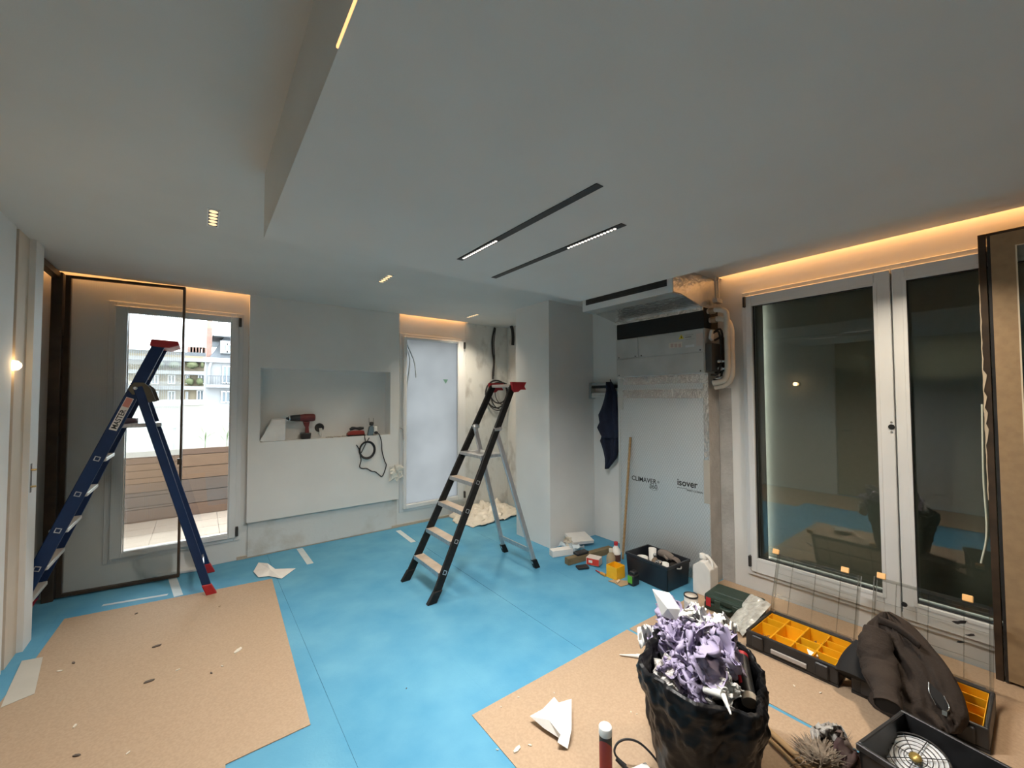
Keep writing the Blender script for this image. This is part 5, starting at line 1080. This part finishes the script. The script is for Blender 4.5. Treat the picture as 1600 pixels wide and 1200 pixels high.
q = spline([P(978, 1196, Z=.03), P(964, 1183, Z=.06), P(960, 1172, Z=.08), P(966, 1160, Z=.10), P(980, 1155, Z=.11), P(998, 1160, Z=.10), P(1015, 1175, Z=.07), P(1030, 1194, Z=.04), P(1044, 1215, Z=.012)], 6)
MB().tube(q, .0045, 8).build('cable', RUBBER, cl); MB().tube([P(963, 1185, Z=.055), P(985, 1208, Z=.02)], .0085, 10).build('strain_relief', RUBBER, cl)
tag(MB().obox(P(1004, 1207, Z=.012), (.035, -.01, 0), (.008, .025, 0), (0, 0, .008)).build('carton_scrap', PLASTW), 'white carton with a red corner at the bottom edge beside the cable loop', 'carton')
bo = thing('floor_broom', P(1240, 1170, Z=ZB), 'old broom with a wooden handle and frayed dark bristles on the board', 'broom')
a, b = P(1192, 1133, Z=.025), P(1290, 1222, Z=.03)
MB().tube([a, b], .013, 12).build('broom_handle', WOOD, bo); MB().tube([a + Vector((-.04, -.02, -.008)), b + Vector((-.05, -.02, -.008))], .009, 10).build('broom_stay', WOOD, bo)
br_ = MB(); rg_ = random.Random(11); hub = P(1285, 1200, Z=.03)
for k in range(260):
    e_ = P(1225 + 112 * rg_.random(), 1140 + 62 * rg_.random(), Z=.012 + .05 * rg_.random()); s_ = hub.lerp(e_, .25 * rg_.random()); m_ = s_.lerp(e_, .5) + Vector((rg_.uniform(-.02, .02), rg_.uniform(-.02, .02), .015)); w_ = Vector((.0035, -.003, 0))
    br_.add([s_ - w_, s_ + w_, m_ + w_, m_ - w_, e_], [(0, 1, 2, 3), (3, 2, 4)])
bs_ = br_.build('bristles', mat('frayed_bristle', (.13, .10, .075), .9, c2=(.24, .19, .14), scale=30), bo); bs_['kind'] = 'stuff'
crumple('cleaning_rag', P(1298, 1154, Z=.04), .10, mat('grey_rag', (.48, .46, .43), .9, c2=(.30, .28, .26), scale=25), 77, 'grey balled cleaning rag lying on the broom bristles', 'rag', fold=.6, nu=20, smooth=True)
crumple('dark_cloth', P(1320, 1182, Z=.03), .13, mat('dark_wine_cloth', (.07, .035, .035), .9, c2=(.12, .09, .07), scale=18), 78, 'dark wine cloth scrap beside the near crate', 'cloth', fold=.5, nu=20, smooth=True, flatz=ZB)
zt = .26; cL, cB = P(1341, 1164, Z=zt), P(1411, 1113, Z=zt); e1 = (cB - cL); e1.z = 0; hw = e1.length / 2; e1.normalize(); e2 = Vector((e1.y, -e1.x, 0)); hl = .27
cc_ = (cL + cB) / 2 + e2 * hl; ang = math.atan2(e1.y, e1.x)
ct2, C2, cax, cay = crate('storage_crate', 'black storage crate with a round lamp in the bottom right foreground', (cc_.x, cc_.y, ZB), hw, hl, zt, ang, BLACK)
lc = P(1432, 1188, Z=.185); ln = (Vector((-.42, .12, .90))).normalized(); lq = ln.to_track_quat('Z', 'Y')
wl_ = thing('work_lamp', lc, 'round work lamp with a wire guard lying in the near crate', 'lamp')
MB().lathe([(.03, -.07), (.085, -.045), (.098, -.004), (.098, .006), (.092, .006)], lc, 30, ln, cap=False).build('lamp_body', BLACK, wl_)
MB().lathe([(0, .0), (.091, .0)], lc, 30, ln, cap=False).build('diffuser', mat('white_diffuser', (.80, .82, .84), .35, 0, c2=(.70, .72, .75), scale=30), wl_)
for k in range(6):
    r_ = .018 + .0145 * k; MB().tube([lc + lq @ Vector((r_ * math.cos(2 * math.pi * i / 30), r_ * math.sin(2 * math.pi * i / 30), .012)) for i in range(30)], .0016, 5, closed=True).build('guard_ring', BLACK, wl_)
for k in range(8): d_ = lq @ Vector((math.cos(k * math.pi / 4), math.sin(k * math.pi / 4), 0)); MB().tube([lc + d_ * .016 + ln * .012, lc + d_ * .096 + ln * .008], .0016, 5).build('guard_spoke', BLACK, wl_)
MB().lathe([(.018, .008), (.018, .016), (0, .017)], lc, 14, ln).build('hub', mat('brass_hub', (.45, .32, .10), .4, .6), wl_)
tag(MB().lathe([(.085, 0), (.095, .02), (.095, .11), (.085, .13), (.03, .135), (0, .135)], C2 - cay * .02 + cax * .03 + Vector((0, 0, .012)), 28).build('cable_drum', mat('matt_black', (.02, .02, .02), .8, bump=.4, bscale=60)), 'black drum lying in the near crate behind the lamp', 'drum')
